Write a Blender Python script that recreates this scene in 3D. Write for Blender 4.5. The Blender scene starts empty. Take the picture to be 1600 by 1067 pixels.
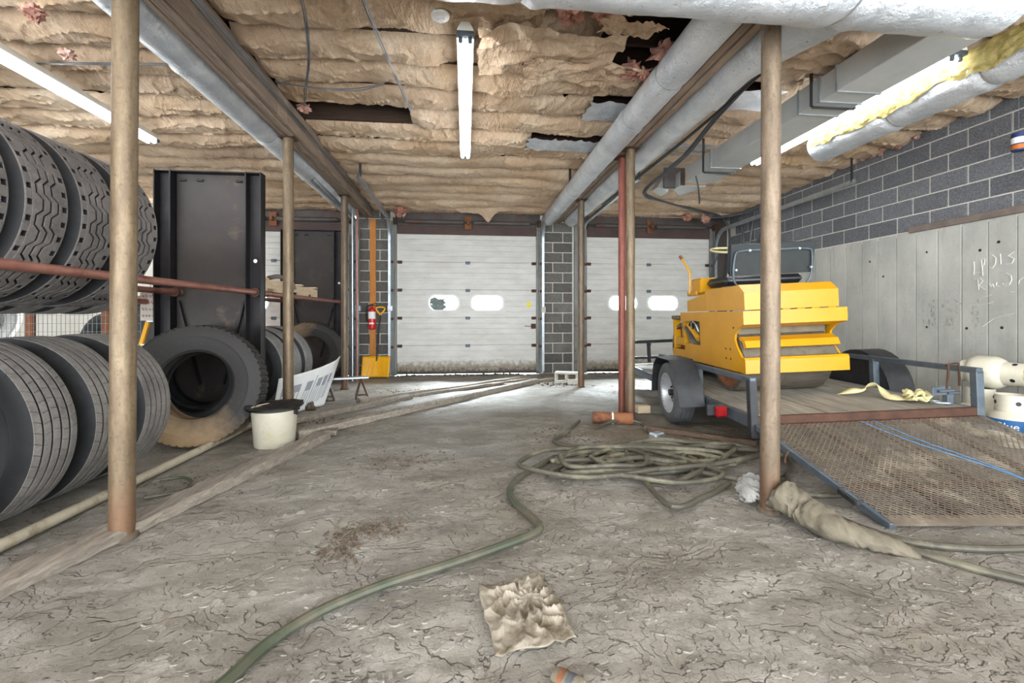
import bpy, math, random
import numpy as np
from mathutils import Matrix, Vector
random.seed(7); RNG = np.random.default_rng(11)
S = bpy.context.scene; COL = S.collection; PI = math.pi; R = math.radians

# ------------------------------------------------------------------ camera, world, lights, exposure
YAW = math.atan(73/700)
cam = bpy.data.cameras.new('camera'); camo = bpy.data.objects.new('camera', cam); COL.objects.link(camo)
camo.location = (0, 0, 1.15); camo.rotation_euler = (PI/2, 0, -YAW)
cam.sensor_width = 36; cam.lens = 36*700/1600; cam.shift_y = -39.5/1600; cam.clip_start = .05
S.camera = camo
W = bpy.data.worlds.new('sky'); S.world = W; W.use_nodes = True
W.node_tree.nodes['Background'].inputs[0].default_value = (.86, .93, 1, 1)
W.node_tree.nodes['Background'].inputs[1].default_value = 7.0
S.view_settings.view_transform = 'Standard'; S.view_settings.look = 'None'
S.view_settings.exposure = 0.42; S.view_settings.gamma = 1; S.view_settings.use_curve_mapping = False
TUBE_POWER = 15.0
def area(name, loc, rot, sx, sy, power, colr):
    l = bpy.data.lights.new(name, 'AREA'); l.shape = 'RECTANGLE'; l.size = sx; l.size_y = sy; l.energy = power; l.color = colr
    o = bpy.data.objects.new(name, l); COL.objects.link(o); o.location = loc; o.rotation_euler = rot; return o
# added fill light behind the photographer, as if the garage front were open
area('front_fill_light', (-.5, -2.6, 1.9), (R(90), 0, 0), 12, 3.0, 190, (.97, .985, 1))
# daylight falling in through the door windows
for x_, w_ in ((-.0, 2.2), (3.7, 2.2), (-3.6, 2.2)): area('window_daylight', (x_, 10.0, 2.35), (R(-58), 0, 0), w_, .7, 1700, (.93, .97, 1))

# ------------------------------------------------------------------ pixel helpers (a pixel of the photo to a point on a plane of the room)
CA, SA = math.cos(YAW), math.sin(YAW)
def ray(u, v):
    r = (u-800)/700; return (r*CA+SA, -r*SA+CA, -(v-494)/700)
def fl(u, v, z=0.0):
    d = ray(u, v); t = (z-1.15)/d[2]; return (d[0]*t, d[1]*t, z)
def at_y(u, v, Y):
    d = ray(u, v); t = Y/d[1]; return (d[0]*t, Y, 1.15+d[2]*t)
def at_x(u, v, X):
    d = ray(u, v); t = X/d[0]; return (X, d[1]*t, 1.15+d[2]*t)

# ------------------------------------------------------------------ noise
_perm = RNG.permutation(256); _perm = np.concatenate([_perm, _perm, _perm]); _ang = RNG.random(256)*2*PI
def perlin(x, y, seed=0):
    x = np.asarray(x, float)+seed*17.31; y = np.asarray(y, float)+seed*9.73
    x, y = np.broadcast_arrays(x, y)
    xi = np.floor(x).astype(int); yi = np.floor(y).astype(int); xf = x-xi; yf = y-yi
    u = xf*xf*xf*(xf*(xf*6-15)+10); v = yf*yf*yf*(yf*(yf*6-15)+10)
    def g(ix, iy, dx, dy):
        a = _ang[_perm[(_perm[ix & 255]+iy) & 255]]; return np.cos(a)*dx+np.sin(a)*dy
    n00 = g(xi, yi, xf, yf); n10 = g(xi+1, yi, xf-1, yf); n01 = g(xi, yi+1, xf, yf-1); n11 = g(xi+1, yi+1, xf-1, yf-1)
    return ((n00*(1-u)+n10*u)*(1-v)+(n01*(1-u)+n11*u)*v)*1.5
def fbm(x, y, o=4, seed=0):
    s = 0; a = 1.0; f = 1.0
    for i in range(o):
        s = s+a*perlin(np.asarray(x)*f, np.asarray(y)*f, seed+i*3); a *= .5; f *= 2.03
    return s
def ridge(x, y, seed=0): return 1-np.abs(perlin(x, y, seed))*2

# ------------------------------------------------------------------ materials
def lin(c):
    if isinstance(c, str):
        c = [int(c[i:i+2], 16)/255 for i in (0, 2, 4)]
    return tuple(((v/12.92) if v <= .04045 else ((v+.055)/1.055)**2.4) for v in c)+(1,)
class N:
    def __init__(s, name):
        s.m = bpy.data.materials.new(name); s.m.use_nodes = True; s.t = s.m.node_tree; s.n = s.t.nodes
        s.b = s.n['Principled BSDF']; s.out = s.n['Material Output']
        s.tc = s.n.new('ShaderNodeTexCoord').outputs['Object']
    def set(s, sock, v):
        if v is None: return
        if isinstance(v, bpy.types.NodeSocket): s.t.links.new(v, sock)
        else: sock.default_value = v
    def scaled(s, sc, loc=(0, 0, 0), rot=(0, 0, 0)):
        m = s.n.new('ShaderNodeMapping'); s.t.links.new(s.tc, m.inputs[0]); m.inputs['Scale'].default_value = sc
        m.inputs['Location'].default_value = loc; m.inputs['Rotation'].default_value = rot; return m.outputs[0]
    def noise(s, scale, detail=5, rough=.6, vec=None, dist=0):
        k = s.n.new('ShaderNodeTexNoise'); s.t.links.new(vec or s.tc, k.inputs['Vector'])
        k.inputs['Scale'].default_value = scale; k.inputs['Detail'].default_value = detail; k.inputs['Roughness'].default_value = rough
        k.inputs['Distortion'].default_value = dist; return k.outputs['Fac']
    def voronoi(s, scale, feat='F1', vec=None):
        k = s.n.new('ShaderNodeTexVoronoi'); k.feature = feat; s.t.links.new(vec or s.tc, k.inputs['Vector']); k.inputs['Scale'].default_value = scale
        return k.outputs['Distance']
    def ramp(s, fac, stops):
        k = s.n.new('ShaderNodeValToRGB'); s.t.links.new(fac, k.inputs[0]); e = k.color_ramp.elements
        while len(e) < len(stops): e.new(.5)
        for i, (p, c) in enumerate(stops):
            e[i].position = p; e[i].color = lin(c) if not isinstance(c, (int, float)) else (c, c, c, 1)
        return k.outputs[0]
    def mix(s, fac, a, b, mode='MIX'):
        k = s.n.new('ShaderNodeMix'); k.data_type = 'RGBA'; k.blend_type = mode
        s.set(k.inputs[0], fac); s.set(k.inputs[6], lin(a) if isinstance(a, (str, list)) else a); s.set(k.inputs[7], lin(b) if isinstance(b, (str, list)) else b)
        return k.outputs[2]
    def math(s, op, a, b=0.0, c=None, clamp=False):
        k = s.n.new('ShaderNodeMath'); k.operation = op; k.use_clamp = clamp; s.set(k.inputs[0], a); s.set(k.inputs[1], b)
        if c is not None: s.set(k.inputs[2], c)
        return k.outputs[0]
    def sep(s, vec=None):
        k = s.n.new('ShaderNodeSeparateXYZ'); s.t.links.new(vec or s.tc, k.inputs[0]); return k.outputs
    def bump(s, h, strength=.3, dist=.01, prev=None):
        k = s.n.new('ShaderNodeBump'); k.inputs['Strength'].default_value = strength; k.inputs['Distance'].default_value = dist
        s.t.links.new(h, k.inputs['Height'])
        if prev: s.t.links.new(prev, k.inputs['Normal'])
        s.t.links.new(k.outputs[0], s.b.inputs['Normal']); return k.outputs[0]
    def end(s, color=None, rough=.6, metal=0.0, **kw):
        s.set(s.b.inputs['Base Color'], lin(color) if isinstance(color, (str, list)) else color)
        s.set(s.b.inputs['Roughness'], rough); s.set(s.b.inputs['Metallic'], metal)
        for k, v in kw.items(): s.set(s.b.inputs[k.replace('_', ' ')], v)
        return s.m
def simple(name, c1, c2=None, scale=8, rough=.6, metal=0.0, bump=0.0, c3=None, thr=.62, stain=3, vec=(1, 1, 1), bscale=None, lo=.3, hi=.7):
    k = N(name); v = k.scaled(vec); f = k.noise(scale, 6, .65, v)
    col = k.ramp(f, [(lo, c1), (hi, c2 or c1)])
    if c3:
        g = k.noise(stain, 7, .7, k.scaled(vec, (3.1, 7.7, 1.3))); col = k.mix(k.ramp(g, [(thr-.06, 0.0), (thr+.06, 1.0)]), col, c3)
    if bump: k.bump(k.noise(bscale or scale*3, 6, .7, v), bump, .01)
    return k.end(col, rough, metal)
def wood(name, c1, c2, c3, axis=0, scale=1.0, rough=.8, bump=.35):
    k = N(name); sc = [14*scale]*3; sc[axis] = .9*scale
    v = k.scaled(tuple(sc)); f = k.noise(3.0, 8, .7, v, .6); g = k.noise(2.2, 4, .6)
    info = k.n.new('ShaderNodeObjectInfo').outputs['Random']
    col = k.ramp(f, [(.28, c1), (.5, c2), (.72, c3)])
    col = k.mix(k.ramp(g, [(.45, 0.0), (.75, .6)]), col, c1)
    hsv = k.n.new('ShaderNodeHueSaturation'); k.t.links.new(col, hsv.inputs['Color'])
    k.t.links.new(k.math('MULTIPLY_ADD', info, .4, .8), hsv.inputs['Value'])
    k.bump(f, bump, .01); return k.end(hsv.outputs[0], rough)

def floor_mat():
    k = N('dried_mud_concrete')
    wv = k.scaled((1, 1.55, 1), rot=(0, 0, .35))
    a = k.noise(2.6, 8, .62, wv, .5); p1 = k.noise(2.3, 5, .5, wv, .35); p2 = k.noise(7.5, 4, .48, wv, .5); b = k.noise(34, 8, .75); c = k.noise(.55, 5, .6); d = k.noise(9, 6, .66, wv, .8)
    def terrace(f, n, w):
        x = k.math('MULTIPLY', f, n); fr = k.math('FRACT', x); flr = k.math('FLOOR', x)
        mr = k.n.new('ShaderNodeMapRange'); mr.interpolation_type = 'SMOOTHSTEP'; k.t.links.new(fr, mr.inputs[0]); mr.inputs[1].default_value = 1-w; mr.inputs[2].default_value = 1
        return k.math('ADD', flr, mr.outputs[0]), mr.outputs[0]
    t1, e1 = terrace(p1, 15, .13); t2, e2 = terrace(p2, 11, .12)
    area_mask = k.ramp(k.noise(.8, 4, .6, k.scaled((1, 1, 1), (4, 2, 0))), [(.38, .05), (.62, 1.0)])
    e = k.math('MULTIPLY', k.math('MAXIMUM', k.ramp(e1, [(.05, 0.0), (.5, 1.0)]), k.math('MULTIPLY', k.ramp(e2, [(.1, 0.0), (.7, 1.0)]), .55)), area_mask)
    col = k.ramp(a, [(.25, '68635b'), (.5, '8b867d'), (.75, 'a8a39b')])
    col = k.mix(k.ramp(c, [(.42, 0.0), (.7, .75)]), col, '6f6552')
    col = k.mix(k.ramp(b, [(.3, .7), (.5, 0.0)]), col, '6b655b')
    col = k.mix(k.ramp(k.noise(120, 4, .7), [(.3, .5), (.5, 0.0)]), col, '5e584f')
    col = k.mix(k.ramp(b, [(.6, 0.0), (.8, .5)]), col, 'c4c1ba')
    # brown oily mud around the hose coil and under the trailer
    sx = k.sep(); dx = k.math('MULTIPLY', k.math('SUBTRACT', sx[0], 2.0), .75); dy = k.math('SUBTRACT', sx[1], 4.05)
    rad = k.math('SQRT', k.math('ADD', k.math('MULTIPLY', dx, dx), k.math('MULTIPLY', dy, dy)))
    st = k.math('ADD', k.math('MULTIPLY', k.math('SUBTRACT', 1.15, rad), .9), k.math('MULTIPLY', k.math('SUBTRACT', p1, .5), 2.6))
    col = k.mix(k.ramp(st, [(.1, 0.0), (.55, .62)]), col, '6f6149')
    col = k.mix(k.math('MULTIPLY', e, .58), col, '4c463c')
    n1 = k.bump(k.math('ADD', k.math('MULTIPLY', t1, .35), k.math('MULTIPLY', k.math('MULTIPLY', t2, .22), area_mask)), .9, .05)
    k.bump(k.noise(55, 8, .75), .6, .014, n1)
    return k.end(col, k.ramp(c, [(.35, .42), (.6, .7)]))
def batt_mat():
    k = N('kraft_paper'); info = k.n.new('ShaderNodeObjectInfo').outputs['Random']
    f = k.noise(1.6, 6, .65); g = k.noise(22, 6, .7, k.scaled((1, 3.5, 1), rot=(0, 0, .5))); h = k.noise(.7, 4, .6, k.scaled((1, 1, 1), (9, 3, 0)))
    col = k.ramp(f, [(.3, 'ad9175'), (.55, 'c9b196'), (.75, 'dccbb4')])
    col = k.mix(k.ramp(g, [(.3, .35), (.55, 0.0)]), col, '9a7a58')
    col = k.mix(k.ramp(h, [(.5, 0.0), (.72, .5)]), col, 'a98555')
    hsv = k.n.new('ShaderNodeHueSaturation'); k.t.links.new(col, hsv.inputs['Color']); k.t.links.new(k.math('MULTIPLY_ADD', info, .25, .86), hsv.inputs['Value'])
    def crease(sc, rot, loc): x = k.noise(sc, 3, .55, k.scaled((1, .38, 1), loc, (0, 0, rot)), .6); return k.math('POWER', k.math('SUBTRACT', 1.0, k.math('MULTIPLY', k.math('ABSOLUTE', k.math('SUBTRACT', x, .5)), 5.0), None, True), 3.0)
    cr = k.math('ADD', k.math('ADD', crease(5, .75, (0, 0, 0)), crease(6.5, -.6, (5, 2, 0))), k.math('MULTIPLY', crease(13, .3, (2, 9, 0)), .5))
    k.bump(k.math('ADD', k.math('MULTIPLY', cr, .8), k.math('MULTIPLY', g, .4)), .42, .018)
    return k.end(hsv.outputs[0], .72)
def block_mat(name, c1, c2):
    k = N(name); info = k.n.new('ShaderNodeObjectInfo'); ofs = k.n.new('ShaderNodeVectorMath'); ofs.operation = 'ADD'
    k.t.links.new(k.tc, ofs.inputs[0]); k.t.links.new(info.outputs['Location'], ofs.inputs[1])
    f = k.noise(70, 4, .8, ofs.outputs[0]); g = k.noise(2.2, 5, .6, ofs.outputs[0])
    col = k.ramp(f, [(.32, c1), (.6, c2), (.72, 'a09f98')])
    col = k.mix(k.ramp(g, [(.55, 0.0), (.8, .45)]), col, '8d8c86')
    hsv = k.n.new('ShaderNodeHueSaturation'); k.t.links.new(col, hsv.inputs['Color']); k.t.links.new(k.math('MULTIPLY_ADD', info.outputs['Random'], .4, .8), hsv.inputs['Value'])
    k.bump(f, .8, .012); return k.end(hsv.outputs[0], .95)
def concrete_mat():
    k = N('board_marked_concrete'); f = k.noise(1.4, 7, .65, k.scaled((1, 1, .6))); g = k.noise(26, 6, .75); h = k.noise(5, 6, .7, k.scaled((1, 3, .5)))
    col = k.ramp(f, [(.3, '97978f'), (.52, 'b1b0a7'), (.75, 'c7c5bc')])
    col = k.mix(k.ramp(h, [(.55, 0.0), (.78, .55)]), col, '8b887d'); col = k.mix(k.ramp(g, [(.25, .6), (.42, 0.0)]), col, '77746b')
    col = k.mix(k.ramp(g, [(.62, 0.0), (.8, .4)]), col, 'dcdad2')
    # grime splashes halfway along the wall
    s = k.sep(); dy = k.math('ABSOLUTE', k.math('SUBTRACT', s[1], 4.58)); dz = k.math('ABSOLUTE', k.math('SUBTRACT', s[2], 1.17))
    near = k.math('MULTIPLY', k.math('LESS_THAN', dy, .3), k.math('LESS_THAN', dz, .17))
    spl = k.math('MULTIPLY', k.ramp(k.noise(24, 6, .75, k.scaled((1, 1.3, .8))), [(.5, 0.0), (.62, 1.0)]), k.ramp(k.noise(5.5, 3, .6, k.scaled((1, 1.6, .6), (0, .3, 0))), [(.5, 0.0), (.6, 1.0)]))
    col = k.mix(k.math('MULTIPLY', k.math('MULTIPLY', near, spl), .9), col, '54493a')
    k.bump(k.math('ADD', g, k.math('MULTIPLY', h, .5)), .35, .01); return k.end(col, .9)
def door_mat():
    k = N('white_door_steel'); s = k.sep(); g = k.noise(16, 7, .75); h = k.noise(2.2, 6, .7, k.scaled((1, 1, 3)))
    col = k.ramp(h, [(.35, 'd0cec8'), (.7, 'bdbab2')])
    low = k.math('SUBTRACT', .3, s[2]); m = k.math('ADD', k.math('MULTIPLY', low, 2.4), k.math('SUBTRACT', g, .55))
    col = k.mix(k.ramp(m, [(.0, 0.0), (.26, .85)]), col, '80725a'); col = k.mix(k.ramp(m, [(.36, 0.0), (.5, .9)]), col, '4a3b2b')
    col = k.mix(k.ramp(k.noise(30, 6, .7), [(.68, 0.0), (.78, .5)]), col, '8f8a80')
    return k.end(col, .5)
def rubber(name, R0, lo, mid, hi):          # dust on the tread face; side walls black, groove shade painted black too
    k = N(name); f = k.noise(5, 6, .7); g = k.noise(60, 5, .7); s = k.sep()
    r = k.math('SQRT', k.math('ADD', k.math('MULTIPLY', s[0], s[0]), k.math('MULTIPLY', s[2], s[2])))
    face = k.math('GREATER_THAN', r, R0-.0075)
    col = k.mix(k.ramp(f, [(.3, 0.0), (.7, 1.0)]), lo, mid); col = k.mix(k.ramp(g, [(.5, 0.0), (.8, .4)]), col, hi)
    col = k.mix(face, k.mix(k.ramp(f, [(.5, 0.0), (.8, .5)]), '0f0f10', '3a3734'), col)
    k.bump(g, .15, .004); return k.end(col, .62)
def muddy_rubber():
    k = N('muddy_rubber'); s = k.sep(); g = k.noise(4, 6, .7); f = k.noise(50, 5, .7)
    m = k.math('ADD', k.math('MULTIPLY', s[2], -1.5), k.math('SUBTRACT', g, .62))
    col = k.mix(k.ramp(m, [(-.0, 0.0), (.6, .85)]), '2a2725', '9a7f5c'); col = k.mix(k.ramp(f, [(.6, 0.0), (.8, .3)]), col, '8b8172')
    return k.end(col, .7)
def foil_mat():
    k = N('foil_jacket'); g = k.noise(26, 6, .7, None, 1.5); h = k.noise(3, 5, .6)
    col = k.ramp(h, [(.35, 'cdd2d8'), (.65, 'eef1f4')])
    k.bump(k.math('ADD', g, k.math('MULTIPLY', k.noise(7, 4, .6, None, 1.0), 1.2)), .6, .025); return k.end(col, k.ramp(g, [(.3, .25), (.7, .42)]), .68)
def emis(name, c, strength):
    k = N(name); k.b.inputs['Emission Color'].default_value = lin(c); k.b.inputs['Emission Strength'].default_value = strength
    return k.end('ffffff', .4)
def glass_mat():
    k = N('window_glass'); g = k.n.new('ShaderNodeBsdfGlossy'); g.inputs['Roughness'].default_value = .02
    t = k.n.new('ShaderNodeBsdfTransparent'); t.inputs[0].default_value = (.93, .96, .97, 1); m = k.n.new('ShaderNodeMixShader'); m.inputs[0].default_value = .01
    k.t.links.new(t.outputs[0], m.inputs[1]); k.t.links.new(g.outputs[0], m.inputs[2]); k.t.links.new(m.outputs[0], k.out.inputs[0]); return k.m
def post_mat(name, c1, c2, c3):
    k = N(name); f = k.noise(3, 7, .7, k.scaled((6, 6, 1.2))); g = k.noise(45, 5, .75); s = k.sep()
    col = k.ramp(f, [(.3, c1), (.5, c2), (.7, c3)]); col = k.mix(k.ramp(g, [(.3, .65), (.48, 0.0)]), col, '4e3a2a')
    low = k.math('ADD', k.math('MULTIPLY', s[2], -1.6), k.math('ADD', f, .25)); col = k.mix(k.ramp(low, [(.2, 0.0), (.6, .55)]), col, '6b4530')
    k.bump(g, .25, .005); return k.end(col, .5, .35)

M = {}
M['floor'] = floor_mat(); M['batt'] = batt_mat(); M['block'] = block_mat('split_face_block', '4b4c50', '7b7c7f'); M['block_far'] = block_mat('pier_block', '4a4743', '6e6b65')
M['concrete'] = concrete_mat(); M['door'] = door_mat(); M['foil'] = foil_mat(); M['glass'] = glass_mat()
M['mortar'] = simple('mortar', 'd6d3c8', 'bfbbb0', 20, .95, 0, .3)
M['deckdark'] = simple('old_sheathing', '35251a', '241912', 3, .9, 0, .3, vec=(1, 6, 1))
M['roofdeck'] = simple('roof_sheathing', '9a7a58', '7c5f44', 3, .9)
M['beam'] = wood('beam_lumber', '6d5d50', '8f7c6b', 'ab9783', 1); M['joist'] = wood('joist_lumber', '291b12', '3a291c', '4a3626', 0)
M['plank'] = wood('grey_plank_y', '77705f', '9b9484', 'bdb6a6', 1); M['oldplank'] = wood('dirty_plank', '5a5248', '7b7266', '9b9386', 1)
M['deckplank'] = wood('deck_plank', '6c685e', '918c80', 'b4afa2', 1, .8); M['orange_board'] = wood('orange_stained_board', 'b9712f', 'cf8a45', 'd99c5c', 2)
M['palwood'] = wood('pale_pallet_wood', 'c9b08c', 'e0cba9', 'efe0c4', 1); M['darkboard'] = wood('dark_board', '4a3b2f', '65513f', '806a56', 0)
M['post'] = post_mat('weathered_pipe', '5a4c3a', '6e5d47', '85745a'); M['post_rust'] = post_mat('rusted_pipe', '7a4d35', '96644a', 'a9785a'); M['post_red'] = post_mat('red_primer_pipe', '6d3a30', '84493c', '955a4b')
M['post_tan'] = post_mat('tan_pipe', '5a4c3d', '6f5f4d', '867460')
M['rackrail'] = simple('red_rack_pipe', '8a5a4c', 'a87767', 6, .42, .5, .1, '6d3f30', .6)
M['rust'] = simple('rust', '74462a', '8d5c3c', 9, .85, .1, .3, '553220', .58)
M['darkrust'] = simple('dark_rust', '3f2a20', '5c3d2c', 7, .8, .2, .3)
M['plate'] = simple('mill_scale_plate', '2b2624', '3e3733', 2.2, .55, .25, .12, '54463b', .62, 3)
M['channel'] = simple('dark_channel', '211f20', '322f30', 4, .45, .6, .1)
M['galv'] = simple('galvanized', '9fa6ab', 'c2c8cc', 9, .38, .75, .06)
M['sheet'] = simple('duct_sheet', 'b4b6b4', 'cfd0cd', 1.5, .42, .35, .03)
M['steel'] = simple('painted_grey_steel', '4d565d', '68727a', 8, .5, .5, .15, '37302a', .64)
M['black'] = simple('black_steel', '232425', '38393a', 8, .5, .3, .15); M['blk'] = simple('black_plastic', '121213', '1c1c1d', 10, .45)
M['vinyl'] = simple('black_vinyl', '17191d', '23262b', 12, .32, 0, .1); M['seatback'] = simple('seat_board', '25292a', '2f3433', 9, .7)
M['yellow'] = simple('yellow_paint', 'cf9510', 'c58b0c', 3, .3, 0, .02, 'b07c16', .72, 5)
M['mustard'] = simple('yellow_plastic', 'eeb014', 'e0a010', 5, .4)
M['drum'] = simple('drum_steel', '5a5349', '776e63', 3, .5, .5, .1, '473b30', .6, vec=(.6, 3, 3))
M['engine'] = simple('engine_dark', '5b5345', '7a6c52', 9, .6, .3)
M['tread'] = rubber('dusty_tread', .515, '55514d', '7a756f', '98938b'); M['tread_big'] = rubber('dull_black_tyre', .53, '2a2827', '3d3a38', '55504c'); M['tread2'] = rubber('black_tread', .525, '47423f', '6c6662', '8d8883'); M['tread_white'] = simple('white_dusty_rubber', 'e5e5e0', 'c7c6c0', 20, .8, 0, .2, '8a8a86', .66, 20)
M['tread_grey'] = rubber('grey_dusty_rubber', .51, '6c6a68', '8f8d8b', 'b0aeac')
M['mudtyre'] = muddy_rubber(); M['carrubber'] = simple('car_rubber', '3e3f41', '59595a', 14, .7, 0, .1)
M['rim'] = simple('white_rim', '9c9d9e', 'b8b9ba', 12, .4, .5)
M['tank'] = simple('tank_white', 'd6d0bd', 'c2bba5', 4, .4, 0, .03, 'a49a82', .68); M['tankwhite'] = simple('tank_bright', 'e6e6e2', 'd5d5d0', 5, .35)
M['blue'] = simple('label_blue', '1f5d94', '235f98', 5, .5); M['white'] = simple('white_print', 'eeeeea', None, 5, .6)
M['offwhite'] = simple('white_sheet', 'e8e9e6', 'd4d5d2', 2, .5, 0, .03, 'b5b3aa', .7); M['grey_print'] = simple('grey_print', '9a9da3', '8b8f96', 8, .6)
M['red'] = simple('extinguisher_red', 'd2151d', 'c01018', 5, .3); M['redlens'] = simple('red_lens', '8e0f12', '75090c', 40, .25)
M['hose'] = simple('dusty_hose', '4c483b', '3c382e', 5, .55, 0, .1, '66614f', .55, 4); M['hose_green'] = simple('green_hose', '323f2d', '403f31', 3, .5, 0, .1, '504c3e', .5, 3)
M['cloth'] = simple('muddy_cloth', '7b7261', '9a9283', 9, .9, 0, .35, '5e5442', .55, 6); M['tarp'] = simple('muddy_tarp', '5d5648', '736b5a', 9, .9, 0, .5, '474034', .6, 5); M['bag'] = simple('grey_bag', '7f7d78', 'a3a19b', 7, .8, 0, .3)
M['strap'] = simple('cream_strap', 'd9cf9f', 'c8bb84', 9, .8, 0, .2); M['pink'] = simple('pink_fibre', 'b98472', 'a06c5b', 14, 1, 0, .8, 'd9b8a8', .55); M['yfibre'] = simple('yellow_fibre', 'bcae74', '968648', 14, 1, 0, .8)
M['bucket'] = simple('dirty_white_pail', 'bfb9a8', 'a69f8a', 3, .45, 0, .05, 'a89c7c', .6, 4); M['tar'] = simple('black_tar', '171615', '2a2827', 8, .4, 0, .3)
M['mesh'] = simple('rusty_mesh', '796e5f', '5a4f43', 6, .6, .3, .1, '938775', .6); M['wire'] = simple('grey_wire', '8d9196', '6e7378', 5, .5, .5)
M['cable'] = simple('grey_cable', '55585c', '3a3c40', 6, .5); M['bluewire'] = simple('blue_twine', '5b8bb3', '41719c', 9, .6)
M['cinder'] = simple('pale_block', 'cfccc2', 'b3b0a6', 20, .95, 0, .4); M['paper'] = simple('paper_card', 'd9d4c8', 'c9c3b5', 4, .9); M['redink'] = simple('red_ink', 'c2554f', None, 4, .8)
M['chalk'] = simple('chalk', 'e2e0d8', 'd2d0c8', 60, .95); M['flake'] = simple('mud_flake', '9c978d', '7d776b', 9, .95, 0, .4); M['debris'] = simple('debris_brown', '453b2f', '65594a', 30, .95, 0, .4)
M['header'] = simple('header_dark', '4a4340', '5e5753', 3, .6, .3, .1, '5a3b30', .6); M['headbrown'] = simple('header_brown', '42302b', '54403a', 3, .7, 0, .1)
M['jamb'] = simple('jamb_steel', '6c6d6a', '83847f', 4, .55, .4, .15, '4f4238', .62); M['sill'] = simple('sill_board', '6b5f57', '82756c', 6, .9, 0, .2)
M['outground'] = simple('pale_yard', 'c9c9c4', 'b8b8b2', 2, .95); M['dirtypipe'] = simple('dirty_plastic', '8f8775', 'a69d88', 4, .6, 0, .1, '6f664f', .55, 4); M['bush'] = simple('grey_bush', '151915', '0e110e', 9, .9)
M['bush'].node_tree.nodes['Principled BSDF'].inputs['Specular IOR Level'].default_value = 0.0
M['tube'] = emis('lamp_tube', 'f4f9ff', TUBE_POWER); M['lampwhite'] = simple('lamp_enamel', 'e6e4da', 'd8d5c8', 5, .4)
M['orange'] = simple('can_orange', 'd67a2c', 'c76a20', 5, .5); M['navy'] = simple('can_blue', '26366e', '22305f', 5, .5); M['stickyellow'] = simple('sticker_yellow', 'e8d028', None, 5, .6)
M['leftwall'] = simple('white_wall', 'd8d6ce', 'c8c5bb', 2, .9)

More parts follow.
